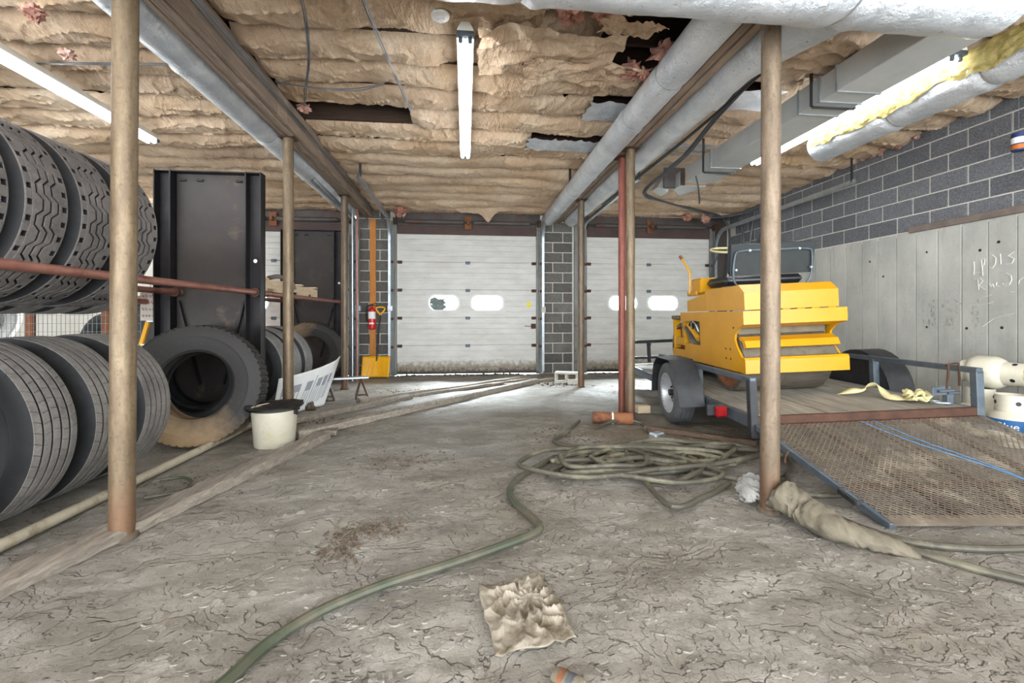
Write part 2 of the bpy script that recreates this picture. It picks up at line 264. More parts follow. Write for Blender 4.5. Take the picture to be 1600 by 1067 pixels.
# ------------------------------------------------------------------ geometry helpers
def T(x, y, z): return Matrix.Translation((x, y, z))
def RX(a): return Matrix.Rotation(a, 4, 'X')
def RY(a): return Matrix.Rotation(a, 4, 'Y')
def RZ(a): return Matrix.Rotation(a, 4, 'Z')
def frame_along(p0, p1, roll=0.0):          # local z runs from p0 to p1
    p0, p1 = Vector(p0), Vector(p1); d = (p1-p0).normalized()
    return Matrix.Translation(p0) @ d.to_track_quat('Z', 'Y').to_matrix().to_4x4() @ RZ(roll)
class MB:
    def __init__(s): s.v = []; s.f = []
    def add(s, vs, fs, m=None):
        o = len(s.v)
        s.v += [tuple(m @ Vector(p)) for p in vs] if m is not None else [tuple(p) for p in vs]
        s.f += [tuple(i+o for i in f) for f in fs]; return s
    def box(s, c, d, m=None, b=0.0):
        hx, hy, hz = d[0]/2, d[1]/2, d[2]/2; cx, cy, cz = c
        if b <= 0:
            vs = [(cx+x*hx, cy+y*hy, cz+z*hz) for x in (-1, 1) for y in (-1, 1) for z in (-1, 1)]
            return s.add(vs, [(0, 1, 3, 2), (4, 6, 7, 5), (0, 4, 5, 1), (2, 3, 7, 6), (0, 2, 6, 4), (1, 5, 7, 3)], m)
        b = min(b, hx*.9, hy*.9, hz*.9); vs = []; idx = {}
        for x in (-1, 1):
            for y in (-1, 1):
                for z in (-1, 1):
                    for a in range(3):
                        p = [x*(hx-b), y*(hy-b), z*(hz-b)]; p[a] = (x, y, z)[a]*(hx, hy, hz)[a]
                        idx[(x, y, z, a)] = len(vs); vs.append((cx+p[0], cy+p[1], cz+p[2]))
        fs = []
        def q(l, out):
            P = [Vector(vs[i]) for i in l]; n = (P[1]-P[0]).cross(P[2]-P[0])
            fs.append(tuple(l) if n.dot(out) > 0 else tuple(reversed(l)))
        for a in range(3):
            o1, o2 = [i for i in range(3) if i != a]
            for sg in (-1, 1):
                l = []
                for (u, w) in ((-1, -1), (1, -1), (1, 1), (-1, 1)):
                    k = [0, 0, 0]; k[a] = sg; k[o1] = u; k[o2] = w; l.append(idx[(*k, a)])
                n = Vector((0, 0, 0)); n[a] = sg; q(l, n)
            for u in (-1, 1):
                for w in (-1, 1):
                    k0 = [0, 0, 0]; k0[o1] = u; k0[o2] = w; k1 = list(k0); k0[a] = -1; k1[a] = 1
                    n = Vector((0, 0, 0)); n[o1] = u; n[o2] = w
                    q([idx[(*k0, o1)], idx[(*k1, o1)], idx[(*k1, o2)], idx[(*k0, o2)]], n)
        for x in (-1, 1):
            for y in (-1, 1):
                for z in (-1, 1): q([idx[(x, y, z, a)] for a in range(3)], Vector((x, y, z)))
        return s.add(vs, fs, m)
    def bar(s, p0, p1, w, h, b=0.0, roll=0.0):
        L = (Vector(p1)-Vector(p0)).length
        return s.box((0, 0, L/2), (w, h, L), frame_along(p0, p1, roll), b)
    def tube(s, pts, r, n=8, closed=False, cap=True):
        P = [Vector(p) for p in pts]; k = len(P); rr = r if hasattr(r, '__len__') else [r]*k
        up = None; vs = []
        for i in range(k):
            if closed: d = P[(i+1) % k]-P[i-1]
            else: d = P[min(i+1, k-1)]-P[max(i-1, 0)]
            d.normalize()
            if up is None: up = Vector((0, 0, 1)) if abs(d.z) < .9 else Vector((1, 0, 0))
            sd = d.cross(up); sd = sd.normalized() if sd.length > 1e-6 else Vector((1, 0, 0)); up = sd.cross(d).normalized()
            for j in range(n):
                a = 2*PI*j/n; vs.append(P[i]+(sd*math.cos(a)+up*math.sin(a))*rr[i])
        fs = []
        for i in range(k if closed else k-1):
            for j in range(n):
                a, b = i*n+j, i*n+(j+1) % n; c, d2 = ((i+1) % k)*n+(j+1) % n, ((i+1) % k)*n+j
                fs.append((a, b, c, d2))
        if cap and not closed: fs += [tuple(reversed(range(n))), tuple(range((k-1)*n, k*n))]
        return s.add(vs, fs)
    def lathe(s, prof, n=32, m=None, closed=False, cap=False, arc=2*PI):   # prof: (r, h) about local z
        full = abs(arc-2*PI) < 1e-6; st = n if full else n+1; k = len(prof); vs = []
        for i in range(st):
            a = arc*i/n; c, d = math.cos(a), math.sin(a); vs += [(r*c, r*d, h) for r, h in prof]
        fs = []
        for i in range(n):
            i2 = (i+1) % st
            for j in range(k if closed else k-1):
                j2 = (j+1) % k; fs.append((i*k+j, i2*k+j, i2*k+j2, i*k+j2))
        if cap and full: fs += [tuple(reversed([i*k for i in range(st)])), tuple(i*k+k-1 for i in range(st))]
        return s.add(vs, fs, m)
    def prism(s, poly, h0, h1, m=None):       # polygon in local xy, extruded along z
        k = len(poly); vs = [(x, y, h0) for x, y in poly]+[(x, y, h1) for x, y in poly]
        return s.add(vs, [tuple(reversed(range(k))), tuple(range(k, 2*k))]+[(i, (i+1) % k, k+(i+1) % k, k+i) for i in range(k)], m)
    def grid(s, X, Y, Z, m=None):
        nu, nv = X.shape; vs = list(zip(X.ravel().tolist(), Y.ravel().tolist(), Z.ravel().tolist()))
        fs = [(i*nv+j, (i+1)*nv+j, (i+1)*nv+j+1, i*nv+j+1) for i in range(nu-1) for j in range(nv-1)]
        return s.add(vs, fs, m)
    def mesh(s, name, mat, smooth=35):
        me = bpy.data.meshes.new(name); me.from_pydata(s.v, [], s.f); me.materials.append(mat)
        if smooth:
            me.polygons.foreach_set('use_smooth', [True]*len(me.polygons)); me.set_sharp_from_angle(angle=R(smooth))
        me.update(); return me
    def build(s, name, mat, parent=None, smooth=35, loc=None):
        return link(name, s.mesh(name, mat, smooth), parent, loc)
def link(name, me, parent=None, loc=None):
    o = bpy.data.objects.new(name, me); COL.objects.link(o)
    if parent: o.parent = parent
    if loc: o.location = loc
    return o
def tag(o, label, cat, group=None, kind=None):
    o['label'] = label; o['category'] = cat
    if group: o['group'] = group
    if kind: o['kind'] = kind
    return o
def thing(name, label, cat, loc=(0, 0, 0), rz=0.0, group=None, mat=None):
    o = bpy.data.objects.new(name, None); COL.objects.link(o); o.empty_display_size = .1
    if mat is not None: o.matrix_world = mat
    else: o.location = loc; o.rotation_euler = (0, 0, rz)
    return tag(o, label, cat, group)
def structure(o): o['kind'] = 'structure'; return o
def holder(name):
    o = bpy.data.objects.new(name, None); COL.objects.link(o); o.empty_display_size = .1; return structure(o)
def copy_tree(o, label=None, loc=None, rot=None, parent=None):
    c = o.copy(); COL.objects.link(c)
    if parent: c.parent = parent
    if label: c['label'] = label
    if loc: c.location = loc
    if rot: c.rotation_euler = rot
    for ch in list(o.children): copy_tree(ch, parent=c)
    return c
def spline(pts, n=8, closed=False):
    P = [np.array(p, float) for p in pts]; k = len(P); out = []
    rng = range(k if closed else k-1)
    for i in rng:
        p0 = P[(i-1) % k] if closed or i > 0 else P[0]*2-P[1]; p1 = P[i]; p2 = P[(i+1) % k]
        p3 = P[(i+2) % k] if closed or i+2 < k else P[-1]*2-P[-2]
        for j in range(n):
            t = j/n; out.append(tuple(.5*((2*p1)+(-p0+p2)*t+(2*p0-5*p1+4*p2-p3)*t*t+(-p0+3*p1-3*p2+p3)*t**3)))
    if not closed: out.append(tuple(P[-1]))
    return out
def sheet(f, nu, nv):                          # f(u, v) arrays in 0..1 to X, Y, Z
    u, v = np.meshgrid(np.linspace(0, 1, nu), np.linspace(0, 1, nv), indexing='ij'); return MB().grid(*f(u, v))

# ================================================================== THE SETTING
YW = 8.95; XR = 5.5; XL = -9.0
def fheight(x, y):
    a = fbm(x*1.1+y*.2, y*1.5, 4, 1); t = a*5.0; st = np.floor(t)+np.clip((t-np.floor(t)-.8)/.2, 0, 1)
    m = np.clip(fbm(x*.7, y*.7, 2, 8)*1.5+.5, 0, 1)
    h = a*.008+(st/5.0)*.014*m+fbm(x*9, y*9, 3, 4)*.0028
    pit = np.clip((1.50+.05*perlin(x*5, x*0, 6)-y)*30, 0, 1)*np.clip((x+.20+.03*perlin(y*9, y*0, 7))*25, 0, 1)*np.clip((.24-x)*25, 0, 1)
    return np.clip(h, -.03, .016)-.006-.022*pit*np.clip((x-0.02)*-40+1, .45, 1)
def axis(lo, hi, dlo, dhi, fine, coarse):
    a = np.arange(lo, dlo, coarse); b = np.arange(dlo, dhi, fine); c = np.arange(dhi, hi+coarse, coarse); return np.concatenate([a, b, c])
xs = axis(XL, XR+.1, -2.4, 2.9, .015, .12); ys = [-2.6]
while ys[-1] < YW+.4: ys.append(ys[-1]+(.25 if ys[-1] < 1.0 else max(.011, .0075*ys[-1]*max(1, ys[-1]*.45))))
X, Y = np.meshgrid(xs, np.array(ys), indexing='ij')
structure(MB().grid(X, Y, fheight(X, Y)).build('floor', M['floor'], smooth=60))

# ---- ceiling: sheathing, joists and kraft-faced batts, one object per batt
def zc(y): return 3.40-.028*max(0.0, y-4.5)
ceil = holder('ceiling')
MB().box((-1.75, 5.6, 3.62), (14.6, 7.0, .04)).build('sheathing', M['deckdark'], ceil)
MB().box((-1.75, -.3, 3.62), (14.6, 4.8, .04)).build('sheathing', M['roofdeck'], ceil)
seams = [2.335+.415*k for k in range(17)]
for y in seams:
    j = MB(); z = zc(y)-.012; j.box((-1.75, y, (z+3.6)/2), (14.5, .04, 3.6-z)); j.build('joist', M['joist'], ceil)
def batt(x0, x1, k, seed):
    y0, y1 = seams[k], seams[k+1]; z0, z1 = zc(y0), zc(y1); L = x1-x0; near = k < 9
    nx = max(8, int(L/(.015 if near else .028))); ny = 26 if near else 14
    u, v = np.meshgrid(np.linspace(0, 1, nx), np.linspace(.02, .98, ny), indexing='ij'); x = x0+u*L
    e = np.abs(2*v-1)/.96
    lo, hi = .035+.045*np.abs(perlin(x*2.1, x*0+seed*2.7, seed+11)), 1-.02-.05*np.abs(perlin(x*2.4, x*0+seed*4.1, seed+12)); v = lo+(hi-lo)*(v-.02)/.96
    yy = y0+v*(y1-y0)+.02*perlin(x*2.3, v*0+seed*1.7, seed)*(1-e*.3)
    A = .095+.055*perlin(x*.75, x*0+seed*3.1, seed+2)
    sag = A*(1-e**3.4)
    q = .55*(v-.5)
    pl = np.abs(perlin((x+q*.5)*9, v*.9+seed, seed+3))*.020*(.1+.9*e**1.5)+perlin((x-q)*3.0, v*1.2, seed+5)*.016
    fold = np.maximum(0, ridge(x*2.0+v*1.3, v*1.6-x*.6, seed+6)-.8)*.10+np.maximum(0, ridge(x*3.2-v*1.1, v*1.2+x*.5, seed+9)-.86)*.09
    fine = fbm(x*16+v*3, v*4, 2, seed+7)*.002
    endd = np.clip(np.minimum(u, 1-u)*L/.10, 0, 1)
    zz = z0+(z1-z0)*v-sag*(.55+.45*endd)-fold+pl+fine-.012*perlin(x*.5, x*0+seed, seed)
    MB().grid(x, yy, zz).build('insulation_batt', M['batt'], ceil, smooth=70)
for k in range(16):
    zones = [(-8.95, -1.97), (-1.76, 1.80), (1.92, 5.46)]
    for zi, (a, b) in enumerate(zones):
        cuts = [a, b]
        if zi == 0: cuts = [a, -6.4+RNG.uniform(-.6, .6), b]
        if zi == 1 and k % 2: cuts = [a, RNG.uniform(-.9, 1.0), b]
        if zi == 2 and k % 3 == 1: cuts = [a, RNG.uniform(2.8, 4.2), b]
        if zi == 1 and k == 6: cuts = [-.56, b]
        if zi == 1 and k == 2: cuts = [a, 1.0]
        if zi == 1 and k == 3: cuts = [a, -.2, 1.15]
        if zi == 1 and k == 5: cuts = [a, .2, 1.25]
        if zi == 1 and k == 7: cuts = [a, .74]
        if zi == 2 and k == 4: cuts = [3.0, b]
        for i in range(len(cuts)-1):
            batt(cuts[i]-.03, cuts[i+1]+.05, k, k*7+zi*3+i)
# torn and hanging pieces of the insulation
def torn_sheet(name, mat, x0, x1, y0, y1, z, amp, seed, droop=0.0, parent=ceil, sub=50):
    u, v = np.meshgrid(np.linspace(0, 1, sub), np.linspace(0, 1, sub), indexing='ij')
    xx = x0+u*(x1-x0)+.05*perlin(v*4, v*0+seed, seed)*(np.abs(2*u-1)**2); yy = y0+v*(y1-y0)+.05*perlin(u*4, u*0+seed, seed+4)*(np.abs(2*v-1)**2)
    zz = z+amp*(np.maximum(0, ridge(u*3+v, v*2.4-u, seed))*-.7+np.abs(perlin(u*4, v*3.5, seed+1))+.12*fbm(u*14, v*14, 2, seed+2))-droop*(1-v)**1.5-.5*droop*u*(1-v)
    return MB().grid(xx, yy, zz).build(name, mat, parent, smooth=60)
def tuft(p, r, seed, mat='pink', parent=ceil, sq=(1, 1, .7)):
    th, ph = np.meshgrid(np.linspace(0, PI, 14), np.linspace(0, 2*PI, 22), indexing='ij')
    d = .8+.5*perlin(np.cos(ph)*2+th, np.sin(ph)*2+th*1.7, seed)+.4*perlin(np.cos(ph)*5+th*4, np.sin(ph)*5, seed+1)
    return MB().grid(p[0]+r*sq[0]*d*np.sin(th)*np.cos(ph), p[1]+r*sq[1]*d*np.sin(th)*np.sin(ph), p[2]+r*sq[2]*d*np.cos(th)).build('fibre_tuft' if mat == 'pink' else 'fibre_strip', M[mat], parent, smooth=60)
torn_sheet('torn_paper', M['batt'], .12, 1.2, 3.12, 3.85, 3.24, .055, 5, .05); torn_sheet('torn_paper', M['batt'], .5, 1.55, 3.55, 3.98, 3.25, .05, 9, .03)
torn_sheet('torn_paper', M['batt'], -.2, .55, 2.75, 3.2, 3.26, .06, 15, .06); torn_sheet('torn_paper', M['batt'], .95, 1.35, 2.85, 3.15, 3.2, .05, 19, .08)
torn_sheet('torn_paper', M['batt'], 2.35, 3.2, 2.95, 3.55, 3.2, .07, 21, .05)
for p, r, s in [((1.42, 3.72, 3.26), .11, 3), ((1.5, 3.66, 3.2), .07, 4), ((1.62, 3.5, 3.3), .12, 6), ((.72, 2.98, 3.24), .12, 7), ((.98, 3.02, 3.24), .1, 8), ((-1.66, 4.83, 3.3), .07, 9), ((4.72, 8.4, 3.08), .13, 12), ((4.4, 8.5, 3.12), .10, 13), ((-1.2, 8.5, 3.1), .14, 14), *[((5.40+.03*math.sin(q*2.3), 4.85+.085*q, 3.30+.025*math.sin(q*1.7)), .035+.012*math.sin(q*3.1), 100+q) for q in range(10)], ((-2.9, 3.35, 3.2), .07, 30), ((-3.1, 3.85, 3.2), .06, 31)]: tuft(p, r, s)
for i in range(3): torn_sheet('foil_strip', M['foil'], .74+.32*i, 1.1+.32*i, 5.27, 5.62, 3.26-.004*i, .012, 40+i, 0, sub=16)
torn_sheet('foil_strip', M['foil'], 1.25, 1.8, 4.38, 4.8, 3.30, .012, 44, 0, sub=16); torn_sheet('foil_strip', M['foil'], 1.95, 3.05, 3.98, 4.4, 3.29, .012, 45, 0, sub=16); torn_sheet('foil_strip', M['foil'], 2.25, 3.2, 5.25, 5.6, 3.27, .012, 46, 0, sub=16)
# ragged last edge of the paper over the door headers
u, v = np.meshgrid(np.linspace(0, 1, 260), np.linspace(0, 1, 10), indexing='ij'); xx = -5.2+u*10.6
hang = .05+.05*perlin(xx*1.7, xx*0, 51)+.03*perlin(xx*7, xx*0, 52)+.17*np.exp(-((xx-.44)/.1)**2)+.08*np.exp(-((xx-.2)/.35)**2)
MB().grid(xx, 8.52+v*.05+.015*perlin(xx*9, v*3, 53), 3.24-v*hang+.012*perlin(xx*12, v*2, 54)).build('torn_paper', M['batt'], ceil, smooth=60)

# ---- beams
def beam(name, xa, zb, xb, pal):
    h = structure(bpy.data.objects.new(name, None)); COL.objects.link(h)
    n = 4; w = (xb-xa)/n
    for i in range(n):
        off = [0, .012, -.006, .008][i]
        y = 1.6+RNG.uniform(0, .6); ends = [1.2, 3.4+off*20+i*.3, 5.9-.4*i, 8.93]
        for a, b in zip(ends, ends[1:]):
            MB().box((xa+w*(i+.5), (a+b)/2, zb+off*.8+.13+RNG.uniform(-.004, .004)), (w-.003, b-a-.003, .26), None, .004).build('beam_ply', M['beam'], h)
    return h
beam('trim_1', -1.95, 3.06, -1.77, 0); beam('trim_2', 1.78, 3.03, 1.93, 0)
nl = MB()
for i in range(26): nl.tube([(-1.95+RNG.uniform(0, .18), 2.5+i*.24, 3.07), (-1.95+RNG.uniform(0, .18), 2.5+i*.24, 3.045)], .005, 5)

# ---- far wall: block piers, steel jambs, headers, doors
wf = holder('wall_far')
for a, b in [(-2.10, -1.36), (1.50, 2.40)]:
    MB().box(((a+b)/2, YW+.05, 1.6), (b-a, .166, 3.3)).build('mortar_backing', M['mortar'], wf)
blk = MB().box((0, 0, 0), (.391, .08, .188), None, .006).mesh('concrete_block', M['block_far']); half = MB().box((0, 0, 0), (.188, .08, .188), None, .006).mesh('concrete_block', M['block_far']); third = MB().box((0, 0, 0), (.12, .08, .193), None, .006).mesh('concrete_block', M['block_far'])
for x0, n in [(-2.05, 0), (1.56, 1)]:
    for r in range(16):
        z = .1+r*.203
        row = [(.2, blk), (.505, half)] if r % 2 else [(.096, half), (.40, blk)]
        for dx, me in row: link('concrete_block', me, wf, (x0+dx, YW+RNG.uniform(-.002, .002), z))
MB().box((5.33, YW+.05, 1.7), (.46, .1, 3.4)).build('dark_corner_panel', M['header'], wf)
MB().box((-7.1, YW+.05, 1.7), (3.6, .1, 3.4)).build('white_panel', M['leftwall'], wf)
MB().box((-2.2, YW+.3, 3.5), (15, .1, .7)).build('upper_wall', M['headbrown'], wf)
def jamb(n, x, w, y=YW-.06):
    o = MB().box((x, y, 1.5), (w, .05, 3.0), None, .004); o.box((x+.01, y-.05, 1.5), (.012, .08, 3.0)); structure(o.build('trim_%d' % n, M['jamb']))
for n, (x, w) in enumerate([(-2.14, .17), (-1.375, .11), (1.46, .09), (2.32, .26), (5.13, .10)]): jamb(n+3, x, w)
def garage_door(n, x0, x1, zt, zf, panes, header):
    d = holder('door_%d' % n); Wd = x1-x0; ns = 5; hs = (zt-.03)/ns
    for s in range(ns):
        z0 = .03+s*hs; z1 = z0+hs; b = MB()
        prof = [(z0, .012), (z0+.012, 0)]
        for k in range(1, 5):
            zz = z0+hs*k/5; prof += [(zz-.012, 0), (zz-.008, .011), (zz+.008, .011), (zz+.012, 0)]
        prof += [(z1-.012, 0), (z1, .012)]
        wins = panes if s == zf else []
        def strip(a, bb):
            o = len(b.v)
            for zz, dy in prof: b.v += [(a, YW-.03+dy, zz), (bb, YW-.03+dy, zz)]
            for i in range(len(prof)-1): b.f.append((o+2*i, o+2*i+1, o+2*i+3, o+2*i+2))
        cur = x0
        for (wa, wb) in wins:
            strip(cur, wa-.05); cur = wb+.05
            cx, cz = (wa+wb)/2, (z0+z1)/2+.02; hw, hh, rr = (wb-wa)/2, .15, .13; loop = []
            for qx, qz, a0 in [(1, 1, 0), (-1, 1, 90), (-1, -1, 180), (1, -1, 270)]:
                for k in range(9): an = R(a0+k*90/8); loop.append((cx+qx*(hw-rr)+rr*math.cos(an), cz+qz*(hh-rr)+rr*math.sin(an)))
            ax, bx = wa-.05, wb+.05; o = len(b.v); nn = len(loop)
            for i, (lx, lz) in enumerate(loop):
                q, kk = divmod(i, 9); f = kk/8; qx, qz = [(1, 1), (-1, 1), (-1, -1), (1, -1)][q]; f = f if q in (0, 2) else 1-f
                ex = bx if qx > 0 else ax; ez = z1 if qz > 0 else z0; ix, iz = cx+qx*(hw-rr), cz+qz*(hh-rr)
                p = (ex, iz+(ez-iz)*min(1, f*2)) if f <= .5 else (ex+(ix-ex)*(f-.5)*2, ez)
                b.v += [(lx, YW-.03, lz), (p[0], YW-.03, p[1])]
            for i in range(nn): i2 = (i+1) % nn; b.f.append((o+2*i, o+2*i+1, o+2*i2+1, o+2*i2))
            for sx_ in (ax, bx): b.add([(sx_, YW-.032, z0), (sx_, YW-.032, z1), (sx_, YW-.010, z1), (sx_, YW-.010, z0)], [(0, 1, 2, 3)])
            for zz in (z0, z1): b.add([(ax, YW-.03, zz), (bx, YW-.03, zz), (bx, YW-.012, zz), (ax, YW-.012, zz)], [(0, 1, 2, 3)])
            fr = MB(); o = 0
            for lx, lz in loop:
                ux, uz = lx-cx, lz-cz; l = math.hypot(ux, uz); ux, uz = ux/l, uz/l
                fr.v += [(lx-ux*.012, YW+.01, lz-uz*.012), (lx-ux*.012, YW-.042, lz-uz*.012), (lx+ux*.022, YW-.046, lz+uz*.022), (lx+ux*.026, YW-.029, lz+uz*.026)]
            for i in range(nn):
                i2 = (i+1) % nn
                for k in range(3): fr.f.append((4*i+k, 4*i+k+1, 4*i2+k+1, 4*i2+k))
            fo = fr.build('window_frame', M['offwhite'], d)
            MB().box((cx, YW-.005, cz), (2*hw-.004, .006, 2*hh-.004)).build('window_pane', M['glass'], fo)
        strip(cur, x1); b.build('door_panel', M['door'], d, smooth=20)
        if s:
            for hx in ((x0+x1)/2, x0+.06, x1-.06):
                MB().box((hx, YW-.04, z0-.01), (.09, .02, .06), None, .004).tube([(hx-.05, YW-.052, z0-.004), (hx+.05, YW-.052, z0-.004)], .009, 6).build('hinge', M['steel' if hx == (x0+x1)/2 else 'darkrust'], d)
    MB().box(((x0+x1)/2, YW-.035, .036), (Wd, .04, .042), None, .006).build('bottom_seal', M['blk'], d)
    return d
W1, W2 = (-.71, -.13), (.12, .75)
d2 = garage_door(2, -1.33, 1.43, 2.76, 2, [W1, W2], True)
MB().box((1.27, YW-.033, 1.38), (.075, .004, .10)).build('sticker', M['stickyellow'], d2)
lh = MB().box((1.36, YW-.05, .95), (.09, .05, .10), None, .006); lh.bar((1.32, YW-.07, .95), (1.18, YW-.07, .955), .02, .012); lh.build('latch', M['darkrust'], d2)
d3 = garage_door(3, 2.44, 5.10, 2.77, 2, [(2.92, 3.52), (3.75, 4.4)], True)
d1 = garage_door(1, -5.0, -2.22, 2.76, 2, [(-4.3, -3.7), (-3.4, -2.8)], True)
for n, (x0, x1) in enumerate([(-5.05, -2.15), (-1.40, 1.52), (2.36, 5.2)]):
    h = holder('trim_%d' % (n+10)); xm = (x0+x1)/2; w = x1-x0
    MB().box((xm, YW, 2.84), (w, .10, .16), None, .006).build('header_rail', M['headbrown'], h)
    MB().box((xm, YW+.02, 3.06), (w, .08, .28), None, .006).build('header_board', M['header'], h)
    MB().tube([(x0+.05, YW-.16, 2.98), (x1-.05, YW-.16, 2.98)], .016, 10).build('torsion_shaft', M['black'], h)
    for a, b in [(x0+.25, xm-.1), (xm+.1, x1-.25)]:
        pts = []; turns = int((b-a)/.05)
        pr = []; 
        for i in range(turns*2+1): pr.append((.042 if i % 2 else .036, a+(b-a)*i/(turns*2)))
        MB().lathe(pr, 14, T(0, YW-.16, 2.98) @ RY(PI/2)).build('torsion_spring', M['header'], h)
    br = MB().box((xm, YW-.10, 2.98), (.14, .03, .26), None, .005); br.box((xm, YW-.155, 2.98), (.05, .09, .08), None, .005); br.build('centre_bracket', M['rust'], h)
    for sx in (x0+.06, x1-.06): MB().lathe([(.0, -.03), (.075, -.03), (.075, -.02), (.055, -.012), (.055, .012), (.075, .02), (.075, .03), (0, .03)], 18, T(sx, YW-.16, 2.98) @ RY(PI/2)).build('cable_drum', M['darkrust'], h)
# door tracks: each rail of a door runs up the jamb and turns back under the ceiling
def track(x, ylen, zt, sgn, label):
    pts = [(x, YW-.10, .05), (x, YW-.10, zt-.42)]+[(x, YW-.10-.36*(1-math.cos(R(a))), zt-.42+.40*math.sin(R(a))) for a in range(10, 91, 10)]+[(x, ylen, zt+.02)]
    t = thing('door_track', label, 'track', (x, YW-.1, 0)); t.location = (0, 0, 0)
    b = MB()
    cs = [(-.03, 0), (-.03, .05), (-.026, .05), (-.026, .004), (.026, .004), (.026, .05), (.03, .05), (.03, 0)]
    vs = []; P = [Vector(p) for p in pts]; k = len(cs)
    for i, p in enumerate(P):
        d = (P[min(i+1, len(P)-1)]-P[max(i-1, 0)]).normalized(); nrm = Vector((1, 0, 0)).cross(d).normalized()
        for a, c in cs: vs.append(p+Vector((c*sgn, 0, 0))+nrm*a)
    fs = [(i*k+j, i*k+(j+1) % k, (i+1)*k+(j+1) % k, (i+1)*k+j) for i in range(len(P)-1) for j in range(k)]
    b.add(vs, fs).build('rail', M['galv'], t, smooth=20)
    g = MB().bar((x, ylen+.06, zt+.02), (x, ylen+.06, zc(ylen)+.12), .035, .004); g.build('hanger', M['black'], t)
    for z in (.55, 1.1, 1.65, 2.2): MB().box((x-sgn*.03, YW-.09, z), (.07, .04, .05), None, .004).build('bracket', M['darkrust'], t)
    return t
track(-1.43, 6.25, 3.04, -1, 'galvanized door track left of the middle garage door')
track(1.52, 6.35, 3.04, 1, 'galvanized door track right of the middle garage door')
track(2.38, 5.9, 3.02, -1, 'galvanized door track left of the right garage door')
track(5.16, 5.45, 2.93, 1, 'galvanized door track in the right corner, ending over the block wall')
track(-2.08, 6.3, 2.98, 1, 'galvanized door track of the left garage door, under the foil duct')

# ---- right wall: board-marked concrete below, blocks above
wr = holder('wall_right')
MB().box((XR+.103, 4.0, 2.85), (.2, 10.2, 1.4)).build('mortar_backing', M['mortar'], wr)
MB().box((XR+.12, 4.0, 1.08), (.16, 10.2, 2.2)).build('joint_backing', M['sill'], wr)
joints = [-1.0, -.4, .2, .8, 1.4, 2.0, 2.6, 3.1, 3.40, 3.67, 3.939, 4.193, 4.446, 4.698, 4.952, 5.205, 5.464, 5.707, 5.971, 6.25, 6.55, 6.85, 7.2, 7.55, 7.9, 8.25, 8.6, 8.95]
for a, b in zip(joints, joints[1:]):
    MB().box((XR+.05+RNG.uniform(-.002, .002), (a+b)/2, 1.09), (.1, b-a-.008, 2.2), None, .004).build('concrete_panel', M['concrete'], wr)
bm = MB().box((0, 0, 0), (.08, .391, .188), None, .005).mesh('concrete_block', M['block']); bm2 = MB().box((0, 0, 0), (.08, .396, .135), None, .005).mesh('concrete_block', M['block'])
for r in range(6):
    z = 2.2+.203*r+.1
    for k in range(-12, 14):
        y = 4.177+.406*k+(.203 if r % 2 == 0 else 0)+.203
        if 1.0 < y < 8.8: link('concrete_block', bm, wr, (XR+.035+RNG.uniform(-.002, .002), y, z))
si = MB().box((0, 0, 0), (.05, 3.6, .075), None, .006); o = si.build('ledge_board', M['sill'], wr); o.location = (XR-.012, 3.22, 2.215)
MB().box((XR+.03, 5, 3.44), (.10, 7.6, .05), None, .005).build('sill_plate', M['joist'], wr); MB().box((XR+.0, 5, 3.395), (.06, 7.6, .04), None, .005).build('sill_strip', M['rust'], wr)
th = [at_x(*p, XR-.001) for p in [(1560, 378), (1448, 394), (1359, 409), (1448, 511), (1565, 512), (1510, 513), (1531, 391), (1380, 432)]]
for p in th: MB().lathe([(0, 0), (.010, .0), (.014, .003), (.016, .006)], 12, T(p[0]-.003, p[1], p[2]) @ RY(PI/2)).build('tie_hole', M['blk'], wr)
strokes = [[(318, 520), (324, 600), (318, 682)], [(320, 655), (402, 655)], [(405, 500), (418, 600), (425, 690)], [(405, 500), (452, 490), (440, 560), (410, 582)], [(535, 440), (580, 480), (575, 550), (540, 602), (508, 590)], [(632, 430), (640, 555)],
 [(800, 400), (728, 455), (800, 490), (770, 545), (692, 552)], [(366, 735), (376, 860)], [(332, 742), (390, 720), (425, 752), (378, 812), (452, 857)], [(500, 780), (520, 825), (550, 790), (505, 800)], [(545, 790), (556, 828)], [(590, 770), (585, 810), (630, 822)],
 [(662, 780), (672, 800), (735, 770)], [(700, 658), (760, 690), (768, 745), (740, 800), (690, 808)], [(300, 1045), (470, 1030), (560, 1000)], [(395, 962), (470, 940), (535, 918)], [(755, 885), (812, 882)], [(850, 790), (862, 745), (915, 712)], [(420, 1300), (560, 1200), (800, 1140)]]
for st in strokes:
    pts = [at_x(1480+x/7.625, 340+y/7.625, XR-.003) for x, y in st]; b = MB()
    for p, q in zip(pts, pts[1:]): b.bar(p, q, .009, .003)
    b.build('chalk_stroke', M['chalk'], wr)
# ---- left end wall
structure(MB().box((XL-.05, 4, 1.7), (.1, 10, 3.5)).build('wall_left', M['leftwall']))
